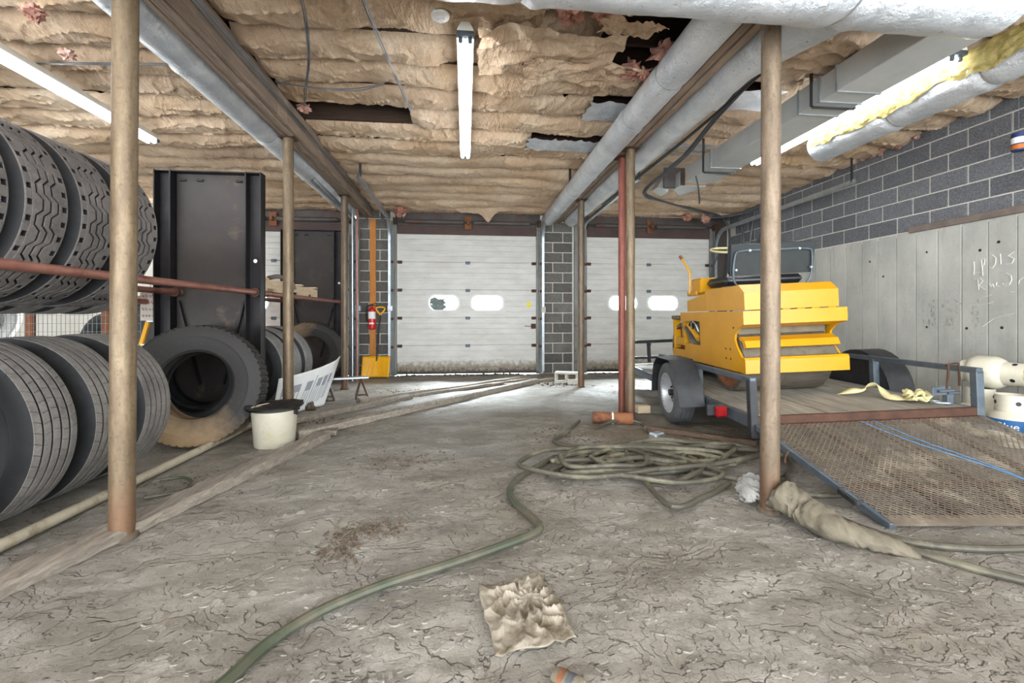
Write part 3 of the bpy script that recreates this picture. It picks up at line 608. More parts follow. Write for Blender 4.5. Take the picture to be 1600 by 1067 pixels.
# ---- outside the doors: yard and a bush
structure(MB().box((0, 29, -.06), (60, 40, .06)).build('yard_ground', M['outground']))
bu = thing('yard_bush', 'grey bush outside, seen through the left window of the middle door', 'bush', (-.79, 12.0, 0))
b = MB()
for i in range(420):
    a, r, z = RNG.uniform(0, 2*PI), .24*RNG.uniform(0, 1)**.6, RNG.uniform(.4, 1.62)
    r *= 1.25-.7*abs(z-1.1); m = T(r*math.cos(a), r*math.sin(a), z) @ RZ(RNG.uniform(0, 6)) @ RX(RNG.uniform(.6, 2.5)) @ RY(RNG.uniform(-1, 1))
    b.add([(-.09, 0, 0), (0, .05, .01), (.11, 0, 0), (0, -.05, .01)], [(0, 1, 2, 3)], m)
o = b.build('foliage', M['bush'], bu); o['kind'] = 'stuff'
MB().tube([(0, 0, -.04), (.02, 0, .6), (0, .02, 1.6)], [.035, .03, .012], 8).build('stem', M['joist'], bu)

# ================================================================== POSTS, DUCTS, LAMPS
def post(label, x, y, r, zt, mat, lean=0.0, cap=True):
    t = thing('steel_post', label, 'post', (x, y, 0))
    pts = [(lean*z/3, 0, z) for z in np.linspace(-.01, zt-.012, 9)]
    MB().tube(pts, r, 24).build('shaft', M[mat], t)
    if cap: MB().box((lean, 0, zt-.006), (.16, .15, .012), None, .002).build('top_plate', M['darkrust'], t)
    MB().lathe([(0, -.01), (r*1.3, -.01), (r*1.25, .012), (r*1.02, .018)], 20).build('mud_collar', M['debris'], t)
    return t
post('weathered brown pipe post nearest on the left, in front of the stacked tyres', -1.785, 2.54, .056, 3.058, 'post', .02)
post('weathered pipe post behind the dirty white bucket', -1.885, 5.02, .053, 3.058, 'post')
post('weathered pipe post by the small steel stand near the far wall', -1.90, 7.33, .053, 3.058, 'post_tan')
post('pale brown pipe post nearest on the right, beside the mesh ramp', 1.80, 2.49, .053, 3.028, 'post_tan', .01)
post('weathered brown pipe post standing in front of a thinner red post', 1.845, 4.87, .05, 3.028, 'post')
post('thin red primer pipe post close behind a thicker brown post', 1.845, 5.14, .042, 3.028, 'post_red')
post('weathered pipe post by the pale concrete block near the far wall', 1.865, 7.1, .053, 3.028, 'post_tan')

def foil_duct(label, pts, r, seed, bands=(), n=26, res=.05):
    t = thing('foil_duct', label, 'duct', pts[0]); t.location = (0, 0, 0)
    P = [Vector(p) for p in pts]; L = [(b-a).length for a, b in zip(P, P[1:])]; tot = sum(L); k = int(tot/res); rr = r if hasattr(r, '__len__') else [r]*len(P)
    path = []; rad = []
    for i in range(k+1):
        s = tot*i/k; j = 0
        while j < len(L)-1 and s > L[j]: s -= L[j]; j += 1
        f = min(1, s/L[j]); path.append(P[j].lerp(P[j+1], f)); rad.append(rr[j]+(rr[j+1]-rr[j])*f)
    d = (P[-1]-P[0]).normalized(); up = Vector((0, 0, 1)); sd = d.cross(up).normalized(); th = np.linspace(0, 2*PI, n+1)
    ii = np.arange(k+1)[:, None]; tt = th[None, :]; s = ii*tot/k
    rm = np.array(rad)[:, None]*(1+.02*fbm(s*3, tt*1.0, 3, seed)*1.0+.018*perlin(s*11, np.cos(tt)*3, seed+2))+0*tt
    for bd in bands: rm = rm*(1-.09*np.exp(-((s-bd*tot)/.03)**2)+.05*np.exp(-((s-bd*tot-.07)/.04)**2))
    rm[:, -1] = rm[:, 0]
    px = np.array([p.x for p in path])[:, None]; py = np.array([p.y for p in path])[:, None]; pz = np.array([p.z for p in path])[:, None]
    X = px+rm*(np.cos(tt)*sd.x); Y = py+rm*(np.cos(tt)*sd.y); Z = pz+rm*np.sin(tt)
    b = MB().grid(X, Y, Z); o = len(b.v)
    b.f.append(tuple(range(n))); b.f.append(tuple(k*(n+1)+j for j in reversed(range(n))))
    b.build('jacket', M['foil'], t, smooth=60)
    for bd in bands:
        p = path[int(bd*k)]; rb = rad[int(bd*k)]
        MB().lathe([(rb*.93, -.012), (rb*.945, 0), (rb*.93, .012)], 26, frame_along(p, p+d)).build('tie_band', M['galv'], t)
    return t
foil_duct('long silver foil duct hugging the left wooden beam', [(-2.13, 1.5, 3.16), (-2.13, 8.6, 3.14)], .15, 1, (.12, .3, .5, .68, .85))
foil_duct('long silver foil duct on the left side of the right beam', [(1.63, 2.42, 3.08), (1.63, 8.75, 3.06)], [.135, .125], 2, (.16, .28, .52, .66, .8, .9))
foil_duct('silver foil duct on the right side of the right beam, flaring at its near end', [(2.2, 2.42, 3.10), (2.15, 2.8, 3.09), (2.09, 3.2, 3.08), (2.08, 8.7, 3.06)], [.25, .19, .145, .135], 3, (.3, .42, .62, .8))
foil_duct('wide silver foil duct crossing the top of the picture', [(-1.6, 2.13, 2.925), (2.86, 2.13, 2.915)], .235, 4, (.42, .8), 40, .03)
foil_duct('short silver foil duct with torn end beside the right lamp', [(3.95, 1.6, 3.04), (3.95, 4.62, 3.04)], .165, 5, (.45, .7), 30, .03)
yf = thing('insulation_scrap', 'tuft of yellow fibre poking out of the crossing foil duct', 'insulation', (0, 0, 0)); tuft((1.42, 2.33, 2.86), .055, 61, 'yfibre', yf, (.7, .7, 1.2))
fb = thing('insulation_strip', 'ragged yellow fibre strip between the right lamp and its foil duct', 'insulation', (0, 0, 0))
u, v = np.meshgrid(np.linspace(0, 1, 200), np.linspace(0, 1, 22), indexing='ij'); yy = 1.7+u*2.86
aa = R(108)+v*(R(92)+.28*perlin(yy*2.3, yy*0, 71)+.16*perlin(yy*8, yy*0, 72)); rr = .172+.022*np.abs(perlin(yy*9, v*5, 73))+.012*perlin(yy*22, v*12, 74)
MB().grid(3.95+rr*np.cos(aa), yy, 3.04+rr*np.sin(aa)).build('fibre_strip', M['yfibre'], fb, smooth=60)

du = thing('sheet_metal_duct', 'long rectangular sheet metal duct slung under the right side ceiling', 'duct', (0, 0, 0))
seg = [(1.4, 3.2), (3.21, 3.37), (3.38, 3.6), (3.61, 5.0), (5.01, 5.6)]
for i, (a, b) in enumerate(seg):
    MB().box((3.06+.004*(i % 2), (a+b)/2, 3.0), (.37-.006*(i % 2), b-a, .2-.004*(i % 2)), None, .004).build('duct_section', M['sheet'], du)
for y in (3.205, 3.375, 3.605, 5.005): MB().box((3.06, y, 3.0), (.385, .022, .215), None, .003).build('drive_cleat', M['galv'], du)
b = MB(); b.prism([(2.875, 5.76), (3.245, 5.76), (3.1, 6.25), (2.875, 5.95)], 2.905, 2.91); b.prism([(5.76, 2.91), (6.0, 2.91), (5.9, 3.09), (5.76, 3.1)], -.002, .002, T(2.875, 0, 0) @ Matrix(((0, 0, 1, 0), (1, 0, 0, 0), (0, 1, 0, 0), (0, 0, 0, 1)))); b.build('torn_end', M['sheet'], du)
MB().box((2.78, 6.12, 2.98), (.16, .22, .14), T(0, 0, 0) @ T(2.78, 6.12, 2.98) @ RY(.5) @ T(-2.78, -6.12, -2.98), .004).build('branch_boot', M['sheet'], du)
MB().box((2.86, 5.9, 3.05), (.3, .02, .28)).build('end_plate', M['header'], du)
for y in (3.45, 5.15):
    s_ = MB().bar((2.865, y, 2.89), (2.865, y, 3.42), .03, .003); s_.bar((2.865, y, 2.893), (3.255, y, 2.893), .003, .03); s_.bar((3.255, y, 2.89), (3.255, y, 3.42), .03, .003); s_.build('hanger_strap', M['black'], du)
MB().tube(spline([(2.86, 5.32, 2.9), (2.9, 5.33, 2.75), (2.95, 5.4, 2.62), (2.96, 5.42, 2.58)], 6), .009, 6).build('loose_strap', M['black'], du)

def lamp(label, x, y0, z, L=2.44, group=None):
    t = thing('fluorescent_lamp', label, 'lamp', (x, y0, z), 0, group)
    MB().prism([(-.06, 0), (-.055, .02), (-.03, .065), (.03, .065), (.055, .02), (.06, 0)], 0, L, Matrix(((1, 0, 0, 0), (0, 0, 1, 0), (0, 1, 0, 0), (0, 0, 0, 1)))).build('housing', M['lampwhite'], t, smooth=20)
    for y in (.02, L-.02):
        c = MB().box((0, y, -.012), (.125, .05, .035), None, .006)
        for sx in (-.034, .034): c.box((sx, y+(.012 if y < 1 else -.012), -.04), (.03, .022, .05), None, .006)
        c.build('lamp_holder', M['steel'], t)
    for sx in (-.034, .034): MB().tube([(sx, .04, -.035), (sx, L-.04, -.035)], .019, 12).build('tube', M['tube'], t)
    for y in (.5, L-.5): MB().bar((0, y, .06), (0, y, zc(y0+y)-z+.1), .012, .003).build('hanger', M['wire'], t)
    return t
lamp('fluorescent twin tube lamp hanging in the middle bay', 0, 3.16, 3.15)
lamp('fluorescent tube lamp above the truck tyres on the left', -3.49, 3.0, 3.135)
lamp('fluorescent tube lamp between sheet metal duct and torn foil duct', 3.68, 2.98, 3.135)
for x, y, w_ in [(-.2, -1.2, 'over the aisle behind the photographer'), (3.6, -1.0, 'over the right bay behind the photographer'), (-3.9, -1.0, 'over the left bay behind the photographer'), (-6.6, 1.2, 'over the near end of the far left bay'), (-6.6, 4.0, 'over the middle of the far left bay'), (-6.6, 6.4, 'over the far end of the far left bay')]:  # lamps added beyond the view as fill light for the room
    lamp('added fluorescent tube fill lamp '+w_, x, y, 3.15, group='fill lamps added out of the picture')
dt = thing('ceiling_lampholder', 'round white porcelain lampholder under the crossing foil duct', 'lampholder', (-.17, 3.12, 3.22))
MB().lathe([(0, .1), (.02, .1), (.02, .02), (.06, .012), (.066, 0), (.06, -.012), (.03, -.02), (.028, -.035), (.02, -.04), (0, -.038)], 28).build('base', M['white'], dt)

# ---- cables and wires under the ceiling
def cable(name, label, cat, strands, r, mat, seed=0, jit=.012, group=None):
    t = thing(name, label, cat, (0, 0, 0), 0, group)
    for i, pts in enumerate(strands): MB().tube(spline(pts, 8), r, 6).build('strand', M[mat], t)
    return t
def strands(pts, n, jit, seed):
    g = np.random.default_rng(seed); return [[tuple(np.array(p)+g.uniform(-jit, jit, 3)) for p in pts] for _ in range(n)]
cable('wire_bundle', 'thin grey wires slung over the batts beside the left beam', 'wires', strands([(-1.02, 2.6, 3.26), (-1.1, 3.2, 3.25), (-1.3, 3.9, 3.26), (-1.5, 4.4, 3.26), (-1.64, 4.8, 3.3)], 4, .012, 1), .004, 'wire')
cable('wire_bundle', 'pale grey wires stapled across the batts left of the middle lamp', 'wires', strands([(-.68, 2.6, 3.25), (-.67, 3.13, 3.25), (-.64, 3.6, 3.26), (-.6, 4.2, 3.27), (-.57, 4.72, 3.28)], 5, .018, 2), .004, 'wire')
cable('wire_bundle', 'bluish wires looping across the middle bay', 'wires', strands([(-1.7, 4.25, 3.26), (-1.3, 4.2, 3.2), (-1.0, 4.22, 3.22), (-.75, 4.2, 3.27)], 3, .012, 3), .005, 'cable')
cable('wire_bundle', 'grey cable stretched across the left bay below the batts', 'wires', strands([(-5.2, 4.0, 3.24), (-3.9, 4.05, 3.21), (-3.0, 4.02, 3.22), (-2.3, 4.0, 3.26)], 2, .01, 4), .007, 'cable')
cable('wire_bundle', 'wires stapled along the side of the left beam', 'wires', strands([(-1.755, 1.6, 3.2), (-1.752, 3.5, 3.2), (-1.752, 5.5, 3.21), (-1.755, 8.8, 3.19)], 5, .03, 5), .004, 'wire')
cable('cable_bundle', 'thick grey cables running from the right beam duct to the far corner', 'cables', strands([(2.28, 3.1, 3.1), (2.4, 4.1, 3.05), (2.56, 4.9, 3.05), (2.62, 5.6, 3.02), (2.64, 6.35, 2.95), (3.2, 6.85, 2.96), (3.9, 7.5, 3.05), (4.7, 8.1, 3.1), (5.25, 8.5, 3.1)], 4, .028, 6), .013, 'cable')
cable('cable_bundle', 'black cable drooping along the foil duct right of the beam', 'cables', strands([(2.24, 2.9, 3.0), (2.24, 4.2, 2.95), (2.24, 5.6, 2.96), (2.26, 7.2, 3.0)], 2, .014, 7), .011, 'blk')
cable('cable_tangle', 'tangle of dark pipes and cables in the far right corner', 'cables', [[(5.2, 8.6, 3.15), (5.3, 8.55, 2.9), (5.28, 8.5, 2.4), (5.3, 8.5, 1.2)], [(5.36, 8.3, 3.1), (5.38, 8.2, 2.6), (5.3, 8.4, 2.2), (5.32, 8.5, .9)], [(5.3, 7.6, 3.12), (5.4, 7.7, 2.7), (5.4, 8.0, 2.5), (5.1, 8.5, 2.45), (5.0, 8.75, 1.9)], [(4.6, 8.4, 3.08), (5.0, 8.3, 3.1), (5.3, 8.0, 3.12), (5.4, 7.4, 3.16)], [(5.4, 7.9, 3.1), (5.36, 8.0, 2.4), (5.42, 8.1, 2.25)]], .022, 'cable')
bx = thing('electrical_box', 'blue grey electrical box on the right wall above the roller', 'box', (5.43, 7.4, 2.2)); MB().box((0, 0, 0), (.12, .34, .5), None, .01).build('case', M['steel'], bx); MB().box((-.064, 0, 0), (.012, .3, .45), None, .004).build('door', M['galv'], bx)
for i, (x, lb) in enumerate([(-2.02, 'tan conduit pipe beside the orange board on the left block pier'), (-1.46, 'tan conduit pipe on the right edge of the left block pier')]):
    cd = thing('conduit', lb, 'pipe', (0, 0, 0)); s = 1 if i == 0 else -1
    MB().tube(spline([(x, YW-.085, 1.35), (x, YW-.085, 2.7), (x+.03*s, YW-.085, 2.92), (x+.16*s, YW-.085, 3.05), (x+.3*s, YW-.085, 3.08)], 8), .013, 8).build('pipe', M['sill'], cd)
    MB().box((x-.02*s, YW-.1, 1.3), (.11, .07, .11), None, .008).build('junction_box', M['galv'], cd)
cd = thing('conduit', 'conduit pipe with a pale switch box right of the middle door', 'pipe', (0, 0, 0)); MB().tube([(1.56, YW-.085, 1.3), (1.56, YW-.085, 3.1)], .012, 8).build('pipe', M['sill'], cd); MB().box((1.55, YW-.1, 1.28), (.10, .07, .12), None, .008).build('switch_box', M['cinder'], cd)
op = thing('sprinkler_pipes', 'two slim pipes standing behind the left post near the far wall', 'pipes', (0, 0, 0))
for i, dx in enumerate((-.0, .05)): MB().tube([(-1.99+dx*1.6, 8.2, -.01), (-1.99+dx*1.6, 8.2, 3.05)], .017, 10).build('pipe', M['rackrail' if i else 'galv'], op)

# ================================================================== TYRES AND RACK (left)
def tyre_mesh(name, Rr, Wd, kind, mat, rim=.285):
    w = Wd/2                                                    # profile points (r, y, flag): 1 zigzag groove, 2 lug notch, 3 rib top
    te = .84 if kind == 'zig' else .90
    side = [(rim+.01, -w*.78, 0), (rim+.03, -w*.92, 0), (rim+.075, -w*1.0, 0), (rim+.12, -w*1.06, 0), (Rr-.11, -w*1.07, 0), (Rr-.10, -w*1.10, 0), (Rr-.088, -w*1.09, 0), (Rr-.05, -w*(te+.12), 0), (Rr-.018, -w*(te+.04), 0)]
    if kind == 'zig': gs, amp, gw, dep, n, fr = [-.30*w, 0, .30*w], .017, .017, .018, 20, [0, .08, .10, .24, .26, .32, .5, .58, .60, .74, .76, .82]
    elif kind == 'rib': gs, amp, gw, dep, n, fr = [-.56*w, -.19*w, .19*w, .56*w], 0, .017, .017, 56, [0, .03, .06, .55]
    else: gs, amp, gw, dep, n, fr = [-.6*w, -.2*w, .2*w, .6*w], .010, .013, .015, 56, [0, .3, .5, .8]
    tr = [(Rr-.004, -w*te, 3)]
    if kind == 'zig': tr += [(Rr-.002, -w*.80, 0), (Rr-.002, -w*.79, 2), (Rr-.002, -w*.59, 2), (Rr-.001, -w*.58, 0)]
    for y in gs: tr += [(Rr, y-gw*.5, 1), (Rr-dep, y-gw*.4, 1), (Rr-dep, y+gw*.4, 1), (Rr, y+gw*.5, 1)]
    if kind == 'zig': tr += [(Rr-.001, w*.57, 0), (Rr-.002, w*.58, 2), (Rr-.002, w*.79, 2), (Rr-.002, w*.80, 0)]
    tr.append((Rr-.004, w*te, 3))
    inner = [(rim+.012, w*.60), (rim+.05, w*.8), (Rr-.07, w*.86), (Rr-.035, w*.55), (Rr-.03, 0), (Rr-.035, -w*.55), (Rr-.07, -w*.86), (rim+.05, -w*.8), (rim+.012, -w*.60)]
    prof = side+tr+[(r, -y, f) for r, y, f in reversed(side)]+[(r, y, 0) for r, y in inner]
    b = MB(); k = len(prof); rings = [(2*PI*(i+f)/n, j) for i in range(n) for j, f in enumerate(fr)]
    for a, s in rings:
        for (r, y, f) in prof:
            yy, rr, aa = y, r, a
            if kind == 'rib':
                if f in (1, 3) and r > Rr-.01:
                    aa = a+.022*math.cos(abs(y)/w*7.0)
                    if s == 1: rr = r-.006
            elif kind == 'zig':
                if f == 1: yy = y+amp*(-1 if s < 6 else 1)
                if f == 2 and s in (2, 3, 8, 9): rr = r-.020
            else:
                if f == 1: yy = y+amp*(1 if s < 2 else -1)
                if f in (1, 3) and r > Rr-.01 and s == 3: rr = r-.012
            b.v.append((rr*math.cos(aa), yy, rr*math.sin(aa)))
    m = len(rings)
    for i in range(m):
        i2 = (i+1) % m
        for j in range(k): j2 = (j+1) % k; b.f.append((i*k+j, i*k+j2, i2*k+j2, i2*k+j))
    return b.mesh(name, M[mat], 28)
zig = tyre_mesh('truck_tyre', .525, .285, 'zig', 'tread2'); rib = tyre_mesh('truck_tyre', .515, .27, 'rib', 'tread'); big = tyre_mesh('truck_tyre', .53, .29, 'block', 'mudtyre'); bigb = tyre_mesh('truck_tyre', .53, .29, 'block', 'tread_big'); ribg = tyre_mesh('truck_tyre', .51, .27, 'rib', 'tread_grey'); ribw = tyre_mesh('truck_tyre', .50, .26, 'block', 'tread_white')
def tyre(me, loc, rot, label, group):
    o = link('truck_tyre', me); o.location = loc; o.rotation_euler = rot; return tag(o, label, 'tyre', group)
ZT = 1.735
for i, (y, lb, rz) in enumerate([(1.93, 'zigzag tread truck tyre on the upper rack, at the left picture edge', .0), (2.25, 'zigzag tread truck tyre on the upper rack, second from the picture edge', .02), (2.58, 'zigzag tread truck tyre on the upper rack, just left of the near post', .0), (2.93, 'zigzag tread truck tyre on the upper rack, behind the near post', -.03), (3.32, 'zigzag tread truck tyre on the upper rack, right of the near post', -.06)]):
    tyre(zig, (-2.69, y, ZT), (0, i*.9, rz), lb, 'truck tyres on the upper rack')
for i, (y, lb, rx) in enumerate([(2.22, 'ribbed truck tyre on the floor, cut by the left picture edge', 0), (2.69, 'ribbed truck tyre on the floor, in front on the left under the rack', .0), (3.08, 'ribbed truck tyre on the floor under the rack, behind the near post', 0), (3.50, 'ribbed truck tyre on the floor under the rack, right of the near post', .0)]):
    tyre(rib, (-2.71, y, .51), (rx, i*1.3, -.04), lb, 'truck tyres on the floor under the rack')
tyre(big, (-2.60, 4.66, .525), (R(-7), 1.1, .06), 'dull black truck tyre seen through the hole of the big muddy tyre', None).data = bigb
tyre(big, (-2.74, 5.0, .527), (R(-3), 1.9, .03), 'added rearmost dull black truck tyre darkening the hole, flat against the nearer steel plate', None).data = bigb  # extra tyre added to darken the hole of the muddy one
big_t = tyre(big, (-2.38, 4.32, .525), (R(-9), .4, .10), 'big muddy truck tyre facing the camera, leaning before the steel plate', None)
for i, y in enumerate([2.6, 2.95, 3.3, 3.66, 4.0, 4.35, 4.72, 5.1]):
    tyre(ribg, (-4.02, y, 1.68), (0, i*.7, 0), 'grey ribbed truck tyre on the rear rack, '+['eighth', 'seventh', 'sixth', 'fifth', 'fourth', 'third', 'second', 'first'][i]+' from the steel plate', 'truck tyres on the rear rack')
for i, (y, lb) in enumerate([(5.72, 'grey ribbed tyre on the floor just beyond the steel plate'), (6.08, 'grey ribbed tyre on the floor, second beyond the steel plate'), (6.5, 'grey ribbed tyre on the floor, third beyond the steel plate')]):
    tyre(ribg, (-2.66, y, .508), (0, i, -.05), lb, 'truck tyres beyond the plate')
tyre(big, (-2.62, 7.95, .525), (R(-12), 2.0, .05), 'truck tyre facing the camera before the farther steel plate', None)
for i in range(3): tyre(ribw, (-6.5+.03*i, 6.6, .16+.30*i+(.28)), (PI/2, i, 0), ['white dusty tyre stacked at the far left, lowest of the stack', 'white dusty tyre stacked at the far left, middle of the stack', 'white dusty tyre stacked at the far left, topmost of the stack'][i], 'white tyre stack')
tyre(zig, (-5.1, 7.05, .66), (R(-8), 1, -.5), 'black truck tyre standing behind the wire mesh', None)
# supports for those
pl = thing('timber_skid', 'timber skid under the white dusty tyre stack', 'skid', (-6.5, 6.6, 0)); MB().box((-.3, 0, .14), (.12, .9, .30), None, .01).build('bearer', M['oldplank'], pl); MB().box((.3, 0, .14), (.12, .9, .30), None, .01).build('bearer', M['oldplank'], pl)
pl = thing('timber_skid', 'timber skid under the black tyre behind the mesh', 'skid', (-5.1, 7.05, 0)); MB().box((0, 0, .065), (.9, .6, .15), None, .01).build('bearer', M['oldplank'], pl)

rk = thing('tyre_rack', 'steel tyre rack with tall dark end plates and reddish pipe rails', 'rack', (0, 0, 0))
for x, z, a, b in [(-2.28, 1.41, .8, 8.45), (-3.10, 1.41, .8, 8.45), (-3.62, 1.315, .8, 8.45), (-4.42, 1.315, .8, 8.45)]: MB().tube([(x, a, z), (x, b, z)], .03, 14).build('pipe_rail', M['rackrail'], rk)
def end_plate(y, x0=-4.75, x1=-2.22):
    xa = -3.31
    MB().box(((xa+x1)/2, y+.06, 1.36), (x1-xa, .012, 2.72), None, .003).build('end_plate', M['plate'], rk)
    for a, b in [(xa, xa+.17), (x1-.165, x1)]:
        c = MB(); c.box(((a+b)/2, y+.045, 1.36), (b-a, .012, 2.72)); c.box((a+.006, y, 1.36), (.012, .11, 2.72)); c.box((b-.006, y, 1.36), (.012, .11, 2.72)); c.build('channel_leg', M['channel'], rk)
    MB().box(((xa+x1)/2, y+.01, 2.715), (x1-xa, .11, .014), None, .002).build('top_cap', M['channel'], rk)
    for t in (.22, .38, .75): MB().box((xa+(x1-xa)*t, y+.045, 2.64), (.075, .02, .028), None, .009).build('slot', M['blk'], rk)
    MB().lathe([(0, 0), (.018, 0), (.022, .006), (.0, .009)], 14, T(x1-.09, y+.03, 1.76) @ RX(PI/2)).build('bolt', M['white'], rk)
    for s in (1, -1): MB().bar(((xa+x1)/2+s*.34, y+.045, 1.32), ((xa+x1)/2+s*.12, y+.045, .4), .07, .02).build('brace', M['channel'], rk)
    for x in (-2.28, -3.10): MB().lathe([(.032, 0), (.05, 0), (.05, .04), (.032, .04)], 16, T(x, y-.02, 1.41) @ RX(PI/2)).build('rail_socket', M['darkrust'], rk)
end_plate(5.2); end_plate(8.5)
for y in (.9,): MB().box((-2.28, y, .7), (.08, .08, 1.42), None, .005).build('rack_leg', M['channel'], rk)
for x in (-3.62, -4.42):
    for y in (.9, 8.4): MB().box((x, y, .66), (.07, .07, 1.30), None, .005).build('rack_leg', M['rackrail'], rk)
MB().box((-3.10, .9, .7), (.08, .08, 1.42), None, .005).build('rack_leg', M['channel'], rk)

# pallet piece on the far rails
ps = thing('pallet_side', 'pale notched pallet piece lying on the far rack rails', 'pallet', (0, 0, 0))
for x, dz in ((-2.42, 0), (-3.0, .0)):
    st = [(5.55, 1.44), (5.75, 1.44), (5.75, 1.49), (6.0, 1.49), (6.0, 1.44), (6.55, 1.44), (6.55, 1.49), (6.8, 1.49), (6.8, 1.44), (7.2, 1.44), (7.2, 1.49), (7.4, 1.49), (7.4, 1.44), (7.6, 1.44), (7.6, 1.58), (5.55, 1.60)]
    MB().prism(st, -.02, .02, T(x, 0, dz) @ Matrix(((0, 0, 1, 0), (1, 0, 0, 0), (0, 1, 0, 0), (0, 0, 0, 1)))).build('stringer', M['palwood'], ps, smooth=20)
for y in (5.65, 6.2, 6.8, 7.45): MB().box((-2.72, y, 1.60), (.72, .1, .02), None, .003).build('slat', M['palwood'], ps)
hp = thing('bent_pipe', 'short bent tan pipe resting on the pallet piece', 'pipe', (0, 0, 0)); MB().tube(spline([(-2.45, 5.9, 1.63), (-2.38, 6.05, 1.66), (-2.31, 6.25, 1.6), (-2.30, 6.33, 1.52)], 6), .028, 12).build('pipe', M['sill'], hp)

# wire mesh, its posts, ladder, hanging card
wm = thing('wire_mesh_fence', 'welded wire mesh fence with rusty posts behind the tyres', 'fence', (0, 6.0, 0))
b = MB()
for x in np.arange(-6.4, -4.0, .05): b.bar((x, 0, .02), (x, 0, 1.36), .004, .004)
for z in np.arange(.06, 1.4, .1): b.bar((-6.4, 0, z), (-4.0, 0, z), .004, .004)
o = b.build('wire_grid', M['wire'], wm, smooth=0); o['kind'] = 'stuff'
for x in (-5.27, -4.42, -6.4): MB().box((x, .04, .75), (.085, .05, 1.5), None, .005).build('fence_post', M['rust'], wm)
MB().box((-5.2, .05, 1.38), (2.5, .04, .05), None, .004).build('top_rail', M['rackrail'], wm)
bk = thing('steel_cabinet', 'dark steel cabinet behind the wire mesh', 'cabinet', (-3.95, 6.35, 0)); MB().box((0, 0, .65), (.55, .4, 1.3), None, .01).build('body', M['channel'], bk); MB().box((.0, -.205, .65), (.5, .012, 1.2), None, .004).build('door', M['plate'], bk)
ld = thing('step_ladder', 'yellow step ladder standing left of the steel plate', 'ladder', (-3.62, 5.75, 0))
for sx in (-1, 1):
    MB().bar((sx*.24, -.30, 0), (sx*.10, 0, 1.2), .065, .025, .004).build('rail', M['mustard'], ld); MB().bar((sx*.22, .34, 0), (sx*.09, .06, 1.2), .045, .02, .004).build('rear_leg', M['mustard'], ld)
for k in range(4): z = .28+k*.27; MB().box((0, -.30+.30*z/1.2, z), (.40-.2*z/1.2, .08, .02), None, .004).build('step', M['galv'], ld)
MB().box((0, .02, 1.21), (.28, .16, .03), None, .005).build('top_cap', M['mustard'], ld)
cdn = thing('hanging_card', 'white card with red handwriting hanging above the yellow ladder', 'card', (-3.585, 5.52, 1.265)); MB().box((0, 0, 0), (.20, .006, .33), None, .002).build('card', M['paper'], cdn)
b = MB()
for row in range(4):
    x = -.08; z = .11-row*.075
    while x < .07:
        pts = [(x, -.005, z), (x+.008, -.005, z+.022+RNG.uniform(-.01, .01)), (x+.016, -.005, z-.012), (x+.024, -.005, z+.012)]
        for p, q in zip(pts, pts[1:]): b.bar(p, q, .004, .002)
        x += RNG.uniform(.028, .04)
b.build('handwriting', M['redink'], cdn, smooth=0)
MB().tube([(0, 0, .16), (.01, .0, .26), (.0, .1, .33)], .003, 5).build('string', M['wire'], cdn)

# ================================================================== LEFT FLOOR ITEMS
def lumber(label, p, q, w, h, mat='oldplank', name='timber', cat='timber', nseg=14, wob=.006, seed=0, zoff=0.0):
    p, q = Vector(p), Vector(q); d = (q-p); L = d.length; d.normalize(); sd = Vector((-d.y, d.x, 0)).normalized(); b = MB(); n = 5
    g = np.random.default_rng(seed); base = len(b.v)
    ring = [(-.5, 0), (-.5, .8), (-.42, 1), (.0, 1.0), (.42, 1), (.5, .8), (.5, 0)]
    for i in range(nseg+1):
        c = d*(L*i/nseg)
        for a, z in ring: b.v.append(tuple(c+sd*(a*w+g.uniform(-wob, wob))+Vector((0, 0, z*h+(g.uniform(-wob, wob) if z > 0 else 0)))))
    k = len(ring)
    for i in range(nseg):
        for j in range(k): b.f.append((i*k+j, i*k+(j+1) % k, (i+1)*k+(j+1) % k, (i+1)*k+j))
    b.f.append(tuple(range(k))); b.f.append(tuple(reversed(range(nseg*k, nseg*k+k))))
    b.f = [tuple(reversed(f)) for f in b.f]
    ob = b.build(name, M[mat], None, 30, (p.x, p.y, p.z-.004+zoff)); return tag(ob, label, cat)
a_, b_ = fl(-160, 1000), fl(505, 684)
lumber('long weathered half buried timber along the left aisle edge', a_, b_, .16, .06, nseg=60, wob=.007, seed=2)
o = MB().tube([tuple(Vector((0, 0, 0)).lerp(Vector(fl(396, 668))-Vector(fl(-180, 952)), t)) for t in np.linspace(0, 1, 12)], .031, 14); pv = o.build('plastic_pipe', M['dirtypipe'], None, 40, (fl(-180, 952)[0], fl(-180, 952)[1], .033)); tag(pv, 'long dusty white pipe lying in front of the floor tyres', 'pipe')
lumber('plank lying from the white board towards the middle door', fl(455, 660), fl(640, 622), .13, .06, seed=3)
lumber('plank continuing towards the right end of the middle door', fl(560, 630), fl(835, 590), .13, .065, seed=4)
lumber('thin plank nearest the middle door among the floor planks', fl(640, 620), fl(872, 587), .10, .04, seed=5)
lumber('long plank crossing the floor from the wood scrap to the right pier', fl(462, 684), fl(838, 597), .11, .065, nseg=30, seed=6)
lumber('short far plank against the right block pier', fl(790, 603), fl(905, 588), .12, .04, seed=7)
lumber('broken wood scrap lying by the bucket', fl(494, 678), fl(527, 676), .16, .04, nseg=5, wob=.012, seed=8)
lumber('dark board lying across the trailer wheel', fl(1008, 670), fl(1182, 694), .09, .04, 'darkboard', seed=9)

